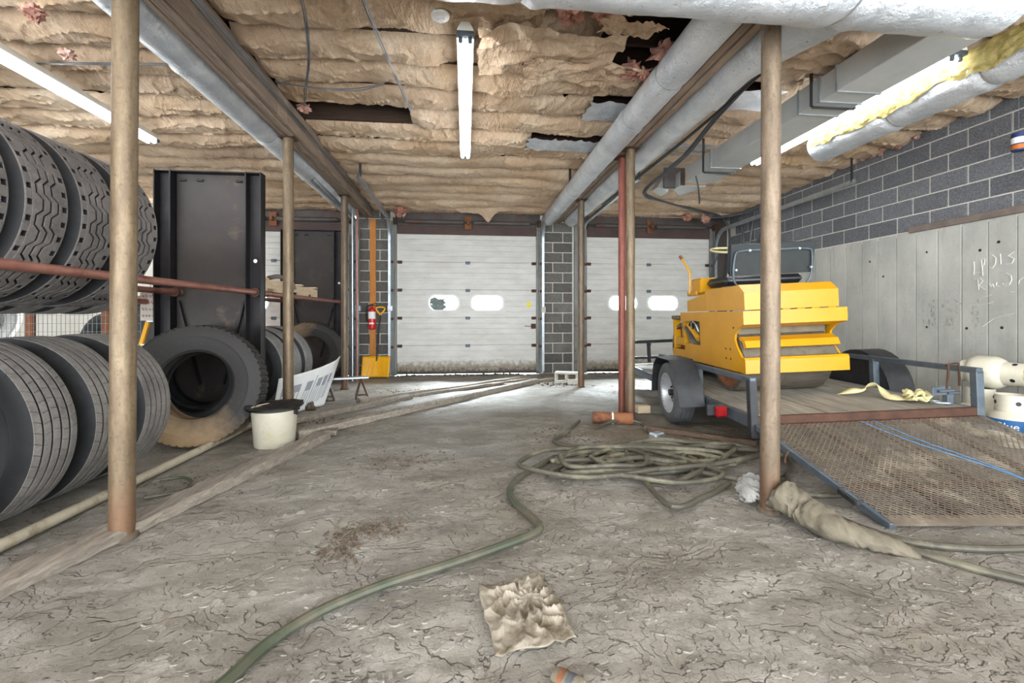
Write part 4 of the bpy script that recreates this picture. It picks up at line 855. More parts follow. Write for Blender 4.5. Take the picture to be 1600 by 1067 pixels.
bt = thing('paint_pail', 'dirty white pail with tar blackened rim by the left post', 'pail', (-1.70, 4.22, 0)); 
MB().lathe([(0, .012), (.15, .012), (.162, 0), (.166, .01), (.19, .33), (.19, .345), (.182, .345), (.158, .03), (0, .03)], 40).build('body', M['bucket'], bt)
th = np.linspace(0, 2*PI, 49); u, v = np.meshgrid(th, np.linspace(0, 1, 9), indexing='ij')
MB().grid((.03+v*.205)*np.cos(u)*(1+.05*perlin(np.cos(u)*2, np.sin(u)*2, 3)), (.03+v*.195)*np.sin(u), .352-.05*(1-v)**1.2+.02*np.cos(u-.6)*v+.01*perlin(np.cos(u)*3, np.sin(u)*3+v, 4)*v).build('tar_skin', M['tar'], bt, smooth=60)
tr_ = MB(); tr_.lathe([(.186, .315), (.197, .318), (.235, .345), (.238, .358), (.19, .352)], 40)
for i in range(9):
    a = RNG.uniform(0, 2*PI); l = RNG.uniform(.005, .06); tr_.box((.195*math.cos(a), .195*math.sin(a), .32-l/2), (.018, .018, l), None, .006)
tr_.build('tar_rim', M['tar'], bt)
MB().tube([(.195*math.cos(a), .195*math.sin(a)-.02*math.sin(a), .30-.10*math.sin(a)) for a in np.linspace(-.1, PI+.1, 16)], .004, 6).build('handle', M['wire'], bt)

# white printed board slumped against the tyres
A_, B_, C_, D_ = [np.array(p) for p in (fl(425, 652, .005), fl(507, 633, .005), fl(536, 557, .60), fl(436, 592, .44))]
nrm = np.cross(B_-A_, D_-A_); nrm /= np.linalg.norm(nrm)
if nrm[1] > 0: nrm = -nrm
def wb(s, t, off=0.0):
    s = np.asarray(s, float); t = np.asarray(t, float)
    p = [(1-s)*(1-t)*A_[i]+s*(1-t)*B_[i]+s*t*C_[i]+(1-s)*t*D_[i]+nrm[i]*(off+.06*np.sin(PI*s)*(.3+t)-.05*np.maximum(0, s-.85)*6*t) for i in range(3)]
    return p[0], p[1], np.maximum(p[2], .004+off)
wt = thing('printed_board', 'white board with grey lettering slumped beside the bucket', 'board', (0, 0, 0))
u, v = np.meshgrid(np.linspace(0, 1, 30), np.linspace(0, 1, 20), indexing='ij'); o = MB().grid(*wb(u, v)).build('sheet', M['offwhite'], wt, smooth=60); sm = o.modifiers.new('thickness', 'SOLIDIFY'); sm.thickness = .006; sm.offset = -1
b = MB()
def mark(s0, s1, t0, t1, sl=0.0):
    u, v = np.meshgrid(np.linspace(0, 1, 4), np.linspace(0, 1, 8), indexing='ij'); s = s0+(s1-s0)*u+sl*(v-.5); t = t0+(t1-t0)*v; b.grid(*wb(s, t, .004))
for i, (s0, s1) in enumerate([(.06, .14), (.20, .32), (.40, .5), (.58, .67), (.70, .78), (.81, .87)]):
    mark(s0, s1, .5+.03*(i % 2), .72)
    for k in range(3): q = s0+(s1-s0)*k/2.4; mark(q, q+.012, .1+.05*(i % 3), .54)
mark(.535, .55, .1, .82)
b.build('lettering', M['grey_print'], wt, smooth=0)
# small steel stand
sh = thing('steel_stand', 'small folding steel stand on the floor by the far left post', 'stand', (-1.66, 6.45, 0), .25)
MB().box((0, 0, .285), (.62, .07, .03), None, .006).build('top_bar', M['galv'], sh)
for x in (-.24, .2):
    for s in (-1, 1):
        for d_ in (-.07, .10): MB().tube([(x, s*.02, .275), (x+d_*(1 if x > 0 else -1.4), s*.17, .012)], .013, 8).build('leg', M['darkrust' if s < 0 else 'galv'], sh)
    for s in (-1, 1): MB().tube([(x-.07*(1 if x > 0 else -1.4), s*.17, .014), (x+.10*(1 if x > 0 else -1.4), s*.17, .014)], .010, 8).build('foot', M['darkrust'], sh)
# fire extinguisher, orange board, shovel on the left pier
ob = MB().box((0, 0, 1.6), (.115, .035, 2.8), None, .004).build('orange_board', M['orange_board'], None, 30, (-1.775, YW-.062, .03)); tag(ob, 'upright orange stained board on the left block pier', 'board')
ex = thing('fire_extinguisher', 'red fire extinguisher hung on the orange board', 'extinguisher', (-1.775, YW-.155, .90))
MB().lathe([(0, 0), (.055, 0), (.068, .012), (.07, .03), (.07, .34), (.06, .385), (.03, .41), (.022, .42), (.022, .45), (0, .45)], 26).build('cylinder', M['red'], ex)
MB().lathe([(.0712, .20), (.0716, .20), (.0716, .335), (.0712, .335)], 20, RZ(-2.6), arc=2.4).build('label', M['white'], ex); MB().lathe([(.0712, .10), (.0716, .10), (.0716, .13), (.0712, .13)], 20, RZ(-2.2), arc=1.4).build('label', M['white'], ex)
hd = MB().box((0, 0, .465), (.05, .05, .04), None, .008); hd.bar((0, 0, .48), (.11, -.02, .50), .02, .012, .003); hd.bar((0, 0, .455), (.1, -.02, .45), .02, .01, .003); hd.build('valve_handle', M['black'], ex)
MB().tube(spline([(-.02, 0, .46), (-.09, 0, .44), (-.105, -.02, .3), (-.09, -.03, .15)], 6), .011, 8).build('hose', M['blk'], ex)
MB().box((0, .075, .25), (.03, .05, .2), None, .004).build('wall_bracket', M['steel'], ex)
sv = thing('snow_shovel', 'yellow snow shovel leaning on the left block pier', 'shovel', (-1.66, 8.63, 0))
u, v = np.meshgrid(np.linspace(-1, 1, 15), np.linspace(0, 1, 9), indexing='ij')
o = MB().grid(u*.25, -.09+v*.13-.06*(1-u*u)*0+.05*u*u*-1+.012*np.sin(u*20)*0, .02+v*.38).build('blade', M['mustard'], sv, smooth=60); sm = o.modifiers.new('thickness', 'SOLIDIFY'); sm.thickness = .008
for s in (-.16, -.08, .08, .16): MB().tube([(s, -.085-.05*(s/.25)**2-.006, .06), (s*.3, .03, .38)], .006, 6).build('blade_rib', M['mustard'], sv)
MB().tube([(0, .02, .30), (.02, .12, .9), (.04, .19, 1.18)], .016, 10).build('shaft', M['black'], sv)
MB().tube(spline([(.04, .19, 1.16), (.02, .195, 1.2), (-.035, .20, 1.27), (-.03, .205, 1.31), (.04, .21, 1.325), (.11, .205, 1.31), (.115, .2, 1.27), (.06, .195, 1.2)], 4, True), .016, 8).build('grip', M['mustard'], sv)

cb = thing('concrete_block', 'pale hollow concrete block on the floor by the right far post', 'block', (1.74, 7.6, 0), R(-20))
b = MB(); 
for z in (.016, .19-.016): pass
for y in (-.095+.016, .095-.016): b.box((0, y, .095), (.39, .032, .19), None, .004)
for x in (-.195+.016, 0, .195-.016): b.box((x, 0, .095), (.032, .16, .19), None, .004)
b2 = MB(); b2.add([(x, z-.095, y+.095) for x, y, z in b.v], b.f, RX(0)); b2.build('shell', M['cinder'], cb, smooth=25)
MB().box((.14, -.16, .045), (.20, .09, .09), None, .006).build('broken_web', M['cinder'], cb)
wbk = MB().box((0, 0, .045), (.16, .1, .09), None, .006).build('wood_block', M['palwood'], None, 30, (2.1, 5.15, 0)); wbk.rotation_euler = (0, 0, .1); tag(wbk, 'pale wood block behind the trailer wheel', 'block')
rp = thing('rusty_pipe', 'short fat rusty pipe lying at the foot of the right double posts', 'pipe', (1.36, 4.70, .062), R(-14)); MB().lathe([(.05, 0), (.062, 0), (.062, .42), (.05, .42)], 22, RY(PI/2), True).build('pipe', M['rust'], rp); MB().lathe([(.064, .2), (.066, .205), (.066, .215), (.064, .22)], 22, RY(PI/2)).build('paint_ring', M['cinder'], rp)

# ================================================================== TRAILER
TR = T(2.30, 3.36, 0) @ RZ(R(-6.3)) @ RY(-.0436)
tr = thing('utility_trailer', 'low utility trailer with plank deck, grey rails and mesh ramp', 'trailer', mat=TR)
WD = 1.79; LN = 3.9; ZD = .35
n = 9; pw = (WD-.06)/n
for i in range(n): MB().box((.03+pw*(i+.5), LN/2, ZD-.018+RNG.uniform(-.003, .003)), (pw-.013, LN-.03, .036), None, .004).build('deck_plank', M['deckplank'], tr)
for x in (.02, WD-.02): MB().box((x, LN/2, ZD-.055), (.05, LN, .10), None, .005).build('side_rail_frame', M['steel'], tr)
for y in (.0, LN): MB().box((WD/2, y, ZD-.045), (WD, .05, .09), None, .005).build('end_frame', M['darkrust'], tr)
for y in (.8, 1.6, 2.4, 3.2): MB().box((WD/2, y, ZD-.075), (WD-.1, .05, .07), None, .005).build('cross_member', M['black'], tr)
for x in (0.0, WD):
    ln = 2.25 if x == 0 else 2.6
    MB().box((x, ln/2-.03, .64), (.05, ln, .045), None, .004).build('top_rail', M['steel'], tr)
    for y in (0, 1.02, ln-.06): MB().box((x, y, .44 if y else .41), (.06, .06, .40 if y else .46), None, .004).build('rail_post', M['black' if x == 0 else 'steel'], tr)
for z, h in ((.715, .05), (.45, .04)): MB().box((WD/2, LN-.02, z), (WD, .04, h), None, .004).build('front_rail', M['black'], tr)
for x in (0, .34, WD): MB().box((x, LN-.02, .55), (.05, .05, .36), None, .004).build('rail_post', M['black'], tr)
MB().tube([(WD/2, LN, .28), (WD/2, LN+.9, .3)], .04, 8).build('tongue', M['steel'], tr)
def wheel(x, zc_, s):
    Rw, w = .325, .10
    prof = [(.20, -w*.8), (.22, -w), (.27, -w*1.05), (.30, -w*.95), (Rw-.004, -w*.8), (Rw, -w*.5), (Rw-.008, -w*.47), (Rw-.008, -w*.41), (Rw, -w*.38), (Rw, -w*.05), (Rw-.008, -w*.02), (Rw-.008, w*.02), (Rw, w*.05), (Rw, w*.38), (Rw-.008, w*.41), (Rw-.008, w*.47), (Rw, w*.5), (Rw-.004, w*.8), (.30, w*.95), (.27, w*1.05), (.22, w), (.20, w*.8)]
    m = T(x, 1.3, zc_) @ RY(PI/2)
    t = MB().lathe(prof, 56, m, True).build('wheel', M['carrubber'], tr)
    o = -1 if s < 0 else 1
    MB().lathe([(.203, -w*.9*1), (.215, -w*.95), (.2, -w*.8), (.19, -w*.4), (.18, 0), (.15, .01), (.10, -.02), (.05, -.03), (0, -.03)] if s < 0 else [(.203, w*.9), (.215, w*.95), (.2, w*.8), (.19, w*.4), (.18, 0), (.15, -.01), (.10, .02), (.05, .03), (0, .03)], 40, m).build('rim', M['rim'], t)
    hol = MB(); bolts = MB()
    for k in range(8): a = 2*PI*k/8; hol.add(*_disc(.018), T(x+s*.004, 1.3+.145*math.cos(a), zc_+.145*math.sin(a)) @ RY(s*PI/2))
    for k in range(5): a = 2*PI*k/5; bolts.tube([(x+s*.02, 1.3+.06*math.cos(a), zc_+.06*math.sin(a)), (x+s*.045, 1.3+.06*math.cos(a), zc_+.06*math.sin(a))], .011, 6)
    bolts.tube([(x+s*.02, 1.3, zc_), (x+s*.07, 1.3, zc_)], .036, 14)
    hol.build('rim_hole', M['blk'], t, smooth=0); bolts.build('hub', M['black'], t)
def _disc(r, n=12): return [(r*math.cos(2*PI*i/n), r*math.sin(2*PI*i/n), 0) for i in range(n)], [tuple(range(n))]
wheel(-.15, .33, -1); wheel(WD+.15, .25, 1)
MB().tube([(-.15, 1.3, .3), (WD+.15, 1.3, .24)], .03, 10).build('axle', M['black'], tr)
for x0, x1, z0 in ((-.28, -.03, .33), (WD+.03, WD+.28, .27)):
    poly = [(-.47, -.07), (-.43, .08), (-.33, .28), (-.2, .375), (.2, .375), (.33, .28), (.42, .06), (.44, -.05)] if x0 < 0 else [(.43*math.cos(a_), .02+.42*math.sin(a_)) for a_ in np.linspace(PI, 0, 17)]
    f = MB(); k = len(poly)
    for off in (0.0, -.006):
        for x in (x0, x1): f.v += [(x, 1.3+a*(1+off*2), z0+b_*(1+off*3)) for a, b_ in poly]
    for i in range(k-1): f.f.append((i, i+1, k+i+1, k+i)); f.f.append((2*k+i, 3*k+i, 3*k+i+1, 2*k+i+1)); f.f.append((i, 2*k+i, 2*k+i+1, i+1)); f.f.append((k+i, k+i+1, 3*k+i+1, 3*k+i))
    f.f += [(0, k, 3*k, 2*k), (k-1, 3*k-1, 4*k-1, 2*k-1)]
    xin = x1 if x0 < 0 else x0
    f.prism([(1.3+a, z0+b_) for a, b_ in poly]+([(1.3+.44, z0-.05), (1.3-.47, z0-.07)] if x0 < 0 else []), -.003, .003, T(xin, 0, 0) @ Matrix(((0, 0, 1, 0), (1, 0, 0, 0), (0, 1, 0, 0), (0, 0, 0, 1))))
    f.build('fender', M['black'], tr, smooth=30)
tl = MB().box((-.14, .36, .335), (.15, .03, .10), None, .006); tl.bar((-.14, .38, .33), (.02, .42, .32), .03, .03); tl = tl.build('tail_light', M['black'], tr); MB().box((-.105, .325, .325), (.10, .05, .095), None, .012).build('lens', M['redlens'], tl)
br = MB().box((WD-.19, .1, ZD+.12), (.15, .012, .075), None, .004); br.box((WD-.12, .12, ZD+.045), (.05, .05, .09), None, .004); br.tube([(WD-.23, .08, ZD+.12), (WD-.11, .08, ZD+.12)], .012, 8); br.tube([(WD-.15, .085, ZD+.10), (WD-.06, .085, ZD+.10)], .009, 8); br.build('latch_bracket', M['steel'], tr)
MB().tube(spline([(WD-.22, .02, .50), (WD-.22, .0, .675), (WD-.19, .05, .685), (WD-.03, .12, .685), (WD-.02, .12, .66), (WD-.02, .12, .50)], 5), .008, 8).build('rail_hook', M['darkrust'], tr)
# ramp gate, folded down on the floor (a part of the trailer)
rg = bpy.data.objects.new('ramp_gate', None); COL.objects.link(rg); rg.parent = tr
inv = TR.inverted()
P0, P1 = inv @ Vector((2.31, 2.20, .022)), inv @ Vector((4.10, 2.02, .022)); Q0, Q1 = Vector((.02, -.04, ZD-.06)), Vector((WD-.02, -.04, ZD-.06))
def rp_(s, t, off=0.0):
    p = P0.lerp(P1, s).lerp(Q0.lerp(Q1, s), t); nn = (P1-P0).cross(Q0-P0).normalized(); nn = nn if nn.z > 0 else -nn; return p+nn*off
def gbar(a, b, w, h, mat, name='gate_bar', off=-.02):
    MB().bar(rp_(*a, off), rp_(*b, off), w, h, .003).build(name, M[mat], rg)
gbar((0, 0), (0, 1), .045, .045, 'steel'); gbar((1, 0), (1, 1), .045, .045, 'steel'); gbar((0, 1), (1, 1), .04, .04, 'darkrust')
MB().add([rp_(0, 0, .005), rp_(1, 0, .005), rp_(1, .055, .008), rp_(0, .055, .008), rp_(0, 0, -.012), rp_(1, 0, -.012), rp_(1, .055, -.01), rp_(0, .055, -.01)], [(0, 1, 2, 3), (7, 6, 5, 4), (0, 4, 5, 1), (2, 6, 7, 3), (0, 3, 7, 4), (1, 5, 6, 2)]).build('ramp_lip', M['mesh'], rg, smooth=0)
for s in (.27, .5, .76): gbar((s, .03), (s, 1), .035, .035, 'darkrust', off=-.03)
gbar((.0, .34), (1, .34), .03, .03, 'darkrust', off=-.03)
b = MB()
for (s, t0, t1) in ((0, .16, .27),): 
    a, c = rp_(s-.004, t0, 0), rp_(s-.004, t1, 0); e, f_ = rp_(s-.028, t0, -.005), rp_(s-.028, t1, -.005)
    for p, q in ((a, e), (e, f_), (f_, c)): b.bar(p, q, .012, .03, .002)
b.build('gate_handle', M['black'], rg)
MB().tube([rp_(-.02, .66, 0), rp_(-.045, .63, -.02), rp_(-.06, .6, -.05)], .007, 6).build('latch_pin', M['darkrust'], rg)
ms = MB(); ns, nt = 46, 58
def mp(i, j): return rp_(min(1, max(0, i/ns)), .03+.95*j/nt, .006+.002*((i+j) % 2))
for j in range(nt):
    for i in range(ns):
        a = mp(i+(.5 if j % 2 else 0), j); c = mp(i+(1.0 if j % 2 else .5), j+1); ms.bar(a, c, .007, .004)
        a2 = mp(i+(.5 if j % 2 else 1.0), j); c2 = mp(i+(0 if j % 2 else .5), j+1); ms.bar(a2, c2, .007, .004)
o = ms.build('expanded_mesh', M['mesh'], rg, smooth=0); o['kind'] = 'stuff'
tw = thing('blue_twine', 'light blue twine lying across the mesh ramp', 'twine', (0, 0, 0))
for pts in ([(.44, .97), (.5, .7), (.62, .4), (.66, .18)], [(.5, .97), (.54, .72), (.63, .42), (.66, .18)]):
    MB().tube(spline([tuple(TR @ rp_(s, t, .016)) for s, t in pts], 8), .003, 6).build('strand', M['bluewire'], tw)

# ---- strap on the deck
ss = thing('tow_strap', 'cream webbing tow strap knotted on the trailer deck', 'strap', mat=TR @ T(0, 0, ZD))
def ribbon(pts, w, name='webbing', up=(0, 0, 1), th=.004):
    P = [Vector(p) for p in spline(pts, 8)]; b = MB()
    for i, p in enumerate(P):
        d = (P[min(i+1, len(P)-1)]-P[max(0, i-1)]).normalized(); tw = .8*math.sin(i*.23); sdv = d.cross(Vector(up)).normalized(); sdv = (Matrix.Rotation(tw, 3, d) @ sdv)
        for k in (-1, 1): b.v.append(tuple(Vector((p.x, p.y, max(p.z, .004)))+sdv*w/2*k+Vector((0, 0, abs(sdv.z)*w/2))))
    for i in range(len(P)-1): b.f.append((2*i, 2*i+1, 2*i+3, 2*i+2))
    o = b.build(name, M['strap'], ss, smooth=60); s_ = o.modifiers.new('t', 'SOLIDIFY'); s_.thickness = th; return o
ribbon([(1.19, .72, .005), (1.28, .62, .03), (1.38, .60, .07), (1.42, .5, .09), (1.40, .38, .015), (1.46, .3, .02), (1.52, .3, .05), (1.55, .26, .04)], .06)
def knot(k): return [(1.53+.07*math.cos(a)+.02*math.cos(3*a+k), .24+.06*math.sin(a), .05+.03*math.sin(2*a+k)) for a in np.linspace(0, 2*PI*.9, 9)]
for k in range(4): ribbon(knot(k*1.6), .05)
MB().tube(spline([(1.60, .20, .02), (1.66, .18, .015), (1.71, .14, .015), (1.66, .1, .015), (1.59, .14, .015)], 5, True), .009, 8).build('hook_ring', M['galv'], ss)

# ================================================================== ROLLER on the deck
RO = TR @ T(.323, .72, 0)
ro = thing('road_roller', 'yellow ride-on tandem road roller with black bench seat on the trailer', 'roller', mat=RO)
SW = Matrix(((0, 0, 1, 0), (1, 0, 0, 0), (0, 1, 0, 0), (0, 0, 0, 1)))   # (y, z) profile extruded along x
WR = .965
side = [(0, .585), (.0, .70), (.07, .745), (.15, .83), (.185, .90), (.17, .955), (.10, 1.01), (0, 1.05), (0, 1.185), (1.62, 1.185), (1.62, 1.075), (1.02, 1.075), (1.02, .79), (1.50, .79), (1.52, .70), (1.95, .70), (1.95, .585)]
for x in (0, WR-.02):
    MB().prism(side, x, x+.02, SW).build('side_panel', M['yellow'], ro, smooth=20)
MB().prism([(-.03, 1.055), (.10, 1.02), (.16, 1.04), (.10, 1.185), (-.03, 1.185)], -.012, WR+.012, SW).build('rear_fascia', M['yellow'], ro, smooth=20)
MB().prism([(-.03, .585), (.05, .585), (.05, .735), (-.015, .735), (-.03, .715)], -.012, WR+.012, SW).build('rear_bumper', M['yellow'], ro, smooth=20)
hood = [(.02, 1.195), (.02, 1.365), (.12, 1.44), (.90, 1.44), (.90, 1.195)]
MB().prism(hood, .03, WR-.03, SW).build('rear_hood', M['yellow'], ro, smooth=20)
MB().prism([(.905, 1.195), (.905, 1.40), (1.45, 1.33), (1.45, 1.195)], .03, WR-.03, SW).build('front_hood', M['yellow'], ro, smooth=20)
for x in (.30, .42, .56, .70, .86): MB().box((x, .012, 1.192), (.075, .022, .014), None, .004).build('hood_hinge', M['yellow'], ro)
def drum(y, name='roller_drum'):
    r, zz = .345, .35+.345
    d = MB().lathe([(.30, .03), (r-.006, .03), (r, .04), (r, .44), (r-.004, .445), (r-.004, .455), (r, .46), (r, WR-.07), (r-.006, WR-.06), (.30, WR-.06)], 64, T(0, y, zz) @ RY(PI/2)).build(name, M['drum'], ro)
    MB().lathe([(0, .09), (.30, .09), (.30, .03)], 40, T(0, y, zz) @ RY(PI/2)).lathe([(.30, WR-.06), (.30, WR-.12), (0, WR-.12)], 40, T(0, y, zz) @ RY(PI/2)).build('drum_end', M['rust'], d)
    sp = MB()
    for k in range(10): a = 2*PI*k/10; sp.tube([(.07, y+.2*math.cos(a), zz+.2*math.sin(a)), (.1, y+.2*math.cos(a), zz+.2*math.sin(a))], .016, 8)
    sp.build('drum_bolt', M['steel'], d)
drum(.43); drum(1.72)
MB().prism([(.07, .815), (.02, .83), (.05, .895), (.14, .93), (.16, .91), (.10, .88)], .03, WR-.03, SW).build('drum_scraper', M['yellow'], ro, smooth=20)
MB().prism([(.09, .80), (.11, .815), (.08, .75), (.06, .735)], .03, WR-.03, SW).build('scraper_blade', M['tarp'], ro)
MB().box((WR/2, .75, 1.0), (WR-.06, 1.1, .34), None, .02).build('engine_bay', M['engine'], ro)
MB().box((WR/2, 1.55, .95), (WR-.2, .7, .22), None, .02).build('front_frame', M['engine'], ro)
# front drum yoke and hydraulics seen through the side opening
MB().box((.05, 1.90, .92), (.09, .06, .44), None, .01).build('front_yoke', M['yellow'], ro); MB().box((.05, 1.74, .80), (.08, .42, .10), None, .01).build('yoke_arm', M['yellow'], ro); MB().box((.04, 1.82, 1.12), (.10, .24, .05), None, .01).build('yoke_cap', M['engine'], ro); MB().box((.06, 1.62, .92), (.06, .10, .30), None, .01).build('yoke_post', M['yellow'], ro)
MB().tube([(.03, 1.12, .86), (.03, 1.42, 1.03)], .035, 12).build('hydraulic_cylinder', M['yellow'], ro)
for k in range(3): MB().tube(spline([(.02, 1.06+.04*k, .95), (-.01, 1.10+.04*k, 1.06), (.0, 1.22+.05*k, 1.05), (.03, 1.3+.03*k, .93)], 6), .011, 8).build('hydraulic_hose', M['galv' if k == 1 else 'blk'], ro)
for y, z in ((.28, .70), (.38, .70), (.28, .80), (.38, .80), (.2, 1.02)): MB().lathe([(0, -.004), (.011, -.003), (.011, .001)], 10, T(0, y, z) @ RY(PI/2)).build('panel_bolt', M['blk'], ro)
MB().box((-.001, .04, .65), (.006, .035, .075), None, .0028).build('panel_slot', M['blk'], ro)
# seat: cushion, leaning back, tube frame
MB().box((WR/2+.04, .78, 1.515), (.86, .48, .10), None, .04).build('seat_cushion', M['vinyl'], ro)
SB = T(.085, .50, 1.485) @ RX(R(10))
MB().box((WR/2, .05, .245), (.90, .07, .33), SB, .03).build('seat_back', M['vinyl'], ro); MB().box((WR/2, .004, .245), (.885, .018, .325), SB, .004).build('seat_back_board', M['seatback'], ro)
fr = [tuple(SB @ Vector(p)) for p in [(.13, -.02, -.05), (.07, -.022, .05), (.075, -.024, .28), (.13, -.024, .335), (.4, -.024, .34), (.565, -.024, .34), (.83, -.024, .335), (.885, -.024, .28), (.89, -.022, .05), (.83, -.02, -.05)]]
MB().tube(spline(fr, 5), .011, 10).build('seat_tube', M['steel'], ro); MB().tube([(.10, .56, 1.445), (.86, .56, 1.445)], .012, 8).build('seat_tube', M['steel'], ro)
for x in (.2, .42, .70): MB().box((x, .56, 1.447), (.07, .06, .025), None, .005).build('seat_bracket', M['black'], ro)
for p in [(.22, -.03, .34), (.74, -.03, .34), (.085, -.03, .14), (.875, -.03, .14)]: MB().lathe([(0, 0), (.016, 0), (.012, .022), (0, .024)], 10, SB @ T(*p) @ RX(PI/2)).build('seat_bolt', M['galv'], ro)
MB().box((WR/2, .75, 1.455), (.5, .35, .035), None, .006).build('seat_base', M['yellow'], ro)
# controls
MB().box((.14, 1.18, 1.50), (.20, .28, .18), None, .015).build('console', M['yellow'], ro); MB().box((.10, 1.30, 1.42), (.14, .3, .06), None, .01).build('foot_board', M['yellow'], ro)
MB().tube(spline([(.0, 1.28, 1.42), (.005, 1.26, 1.66), (-.03, 1.32, 1.80), (-.05, 1.36, 1.87)], 6), .013, 8).build('control_lever', M['yellow'], ro); MB().tube([(-.046, 1.355, 1.86), (-.062, 1.38, 1.90)], .02, 10).build('lever_knob', M['rust'], ro)
sw = T(.46, 1.22, 1.93) @ RX(R(16)); MB().lathe([(.185+.014*math.cos(a), .014*math.sin(a)) for a in np.linspace(0, 2*PI, 10)[:-1]], 40, sw, True).build('steering_wheel', M['strap'], ro)
b = MB()
for k in range(3): a = k*2*PI/3+.4; b.tube([tuple(sw @ Vector((0, 0, -.02))), tuple(sw @ Vector((.18*math.cos(a), .18*math.sin(a), 0)))], .009, 6)
b.tube([tuple(sw @ Vector((0, 0, -.02))), (.46, 1.40, 1.38)], .02, 8); b.build('steering_column', M['black'], ro)

# ================================================================== PROPANE TANKS, RIGHT EDGE
def cyl_tank(label, loc, rot, mat='tank', group=None, band=False):
    t = thing('propane_tank', label, 'tank', loc, 0, group); t.rotation_euler = rot
    MB().lathe([(0, .03), (.08, .035), (.13, .06), (.152, .10), (.155, .13), (.155, .22), (.152, .25), (.13, .29), (.09, .315), (.04, .325), (.0, .326)], 36).build('shell', M[mat], t)
    MB().lathe([(.10, 0), (.104, 0), (.104, .055), (.10, .055)], 30, None, True).build('foot_ring', M[mat], t)
    c = MB(); c.lathe([(.105, .30), (.109, .30), (.105, .455), (.101, .455)], 30, RZ(.9), True, arc=2*PI-.001); c.build('collar', M[mat], t)
    for k in range(4): a = .5+k*1.57; MB().lathe([(0, 0), (.019, 0), (.017, .003), (0, .003)], 14, T(.106*math.cos(a), .106*math.sin(a), .385) @ RZ(a) @ RY(PI/2)).build('collar_hole', M['blk'], t)
    v = MB().lathe([(0, .32), (.022, .32), (.022, .36), (.014, .365), (.014, .40), (.026, .40), (.026, .425), (0, .425)], 14); v.tube([(0, 0, .375), (.06, 0, .375)], .013, 8); v.build('valve', M['strap'], t)
    return t
t1 = cyl_tank('cream propane tank standing on the floor, blue label, behind the ramp', (4.83, 3.50, 0), (0, 0, R(30)))
MB().lathe([(.1556, .135), (.1566, .135), (.1566, .245), (.1556, .245)], 40, RZ(R(-252)), arc=3.6).build('label_band', M['blue'], t1)
def wrap_text(txt, size, rad, z, ang, mat, parent, name='lettering'):
    cu = bpy.data.curves.new('lettering', 'FONT'); cu.body = txt; cu.size = size; cu.align_x = 'CENTER'; cu.extrude = .0
    o = bpy.data.objects.new('lettering', cu); COL.objects.link(o); bpy.context.view_layer.update()
    me = bpy.data.meshes.new_from_object(o.evaluated_get(bpy.context.evaluated_depsgraph_get())); bpy.data.objects.remove(o)
    for v in me.vertices: a = ang+v.co.x/rad; v.co = (rad*math.cos(a), rad*math.sin(a), z+v.co.y)
    me.materials.clear(); me.materials.append(M[mat]); return link(name, me, parent)
wrap_text('Blue', .082, .1575, .165, R(-183), 'white', t1)
cyl_tank('cream propane tank standing behind the blue labelled one', (4.98, 3.86, 0), (0, 0, 1.2))
cyl_tank('white propane tank at the right picture edge', (5.02, 3.14, 0), (0, 0, 2.0), 'tankwhite')
cyl_tank('cream propane tank lying on top of the two standing tanks', (4.95, 3.98, .613), (PI/2, .0, R(14)))
cyl_tank('bright white propane tank lying at the right picture edge', (5.14, 3.36, .613), (PI/2, 0, R(10)), 'tankwhite')
jg = thing('white_jug', 'white plastic jug on the floor at the right picture edge', 'jug', (4.72, 3.10, 0)); MB().lathe([(0, 0), (.07, 0), (.078, .01), (.078, .20), (.06, .25), (.025, .28), (.02, .31), (0, .31)], 24).build('body', M['tankwhite'], jg); MB().tube(spline([(.05, 0, .255), (.085, 0, .25), (.09, 0, .19), (.076, 0, .16)], 5), .012, 8).build('handle', M['tankwhite'], jg); MB().lathe([(0, .335), (.022, .335), (.024, .305), (0, .305)], 16).build('cap', M['blue'], jg)
cn = thing('hanging_can', 'blue and orange can hung by a wire before the right block wall', 'can', at_x(1592, 222, 5.33)); MB().lathe([(0, -.085), (.052, -.085), (.054, -.08), (.054, -.072)], 28).build('rim', M['navy'], cn); MB().lathe([(.054, .072), (.054, .08), (.05, .085), (0, .085)], 28).build('rim', M['navy'], cn)
for i, (a, b_, mt) in enumerate([(-.072, -.03, 'orange'), (-.03, -.018, 'navy'), (-.018, .04, 'white'), (.04, .072, 'navy')]): MB().lathe([(.0535, a), (.0535, b_)], 28).build('label_band', M[mt], cn)
MB().tube([(0, 0, .08), (0, 0, zc(4)-cn.location.z)], .003, 5).build('wire', M['wire'], cn)

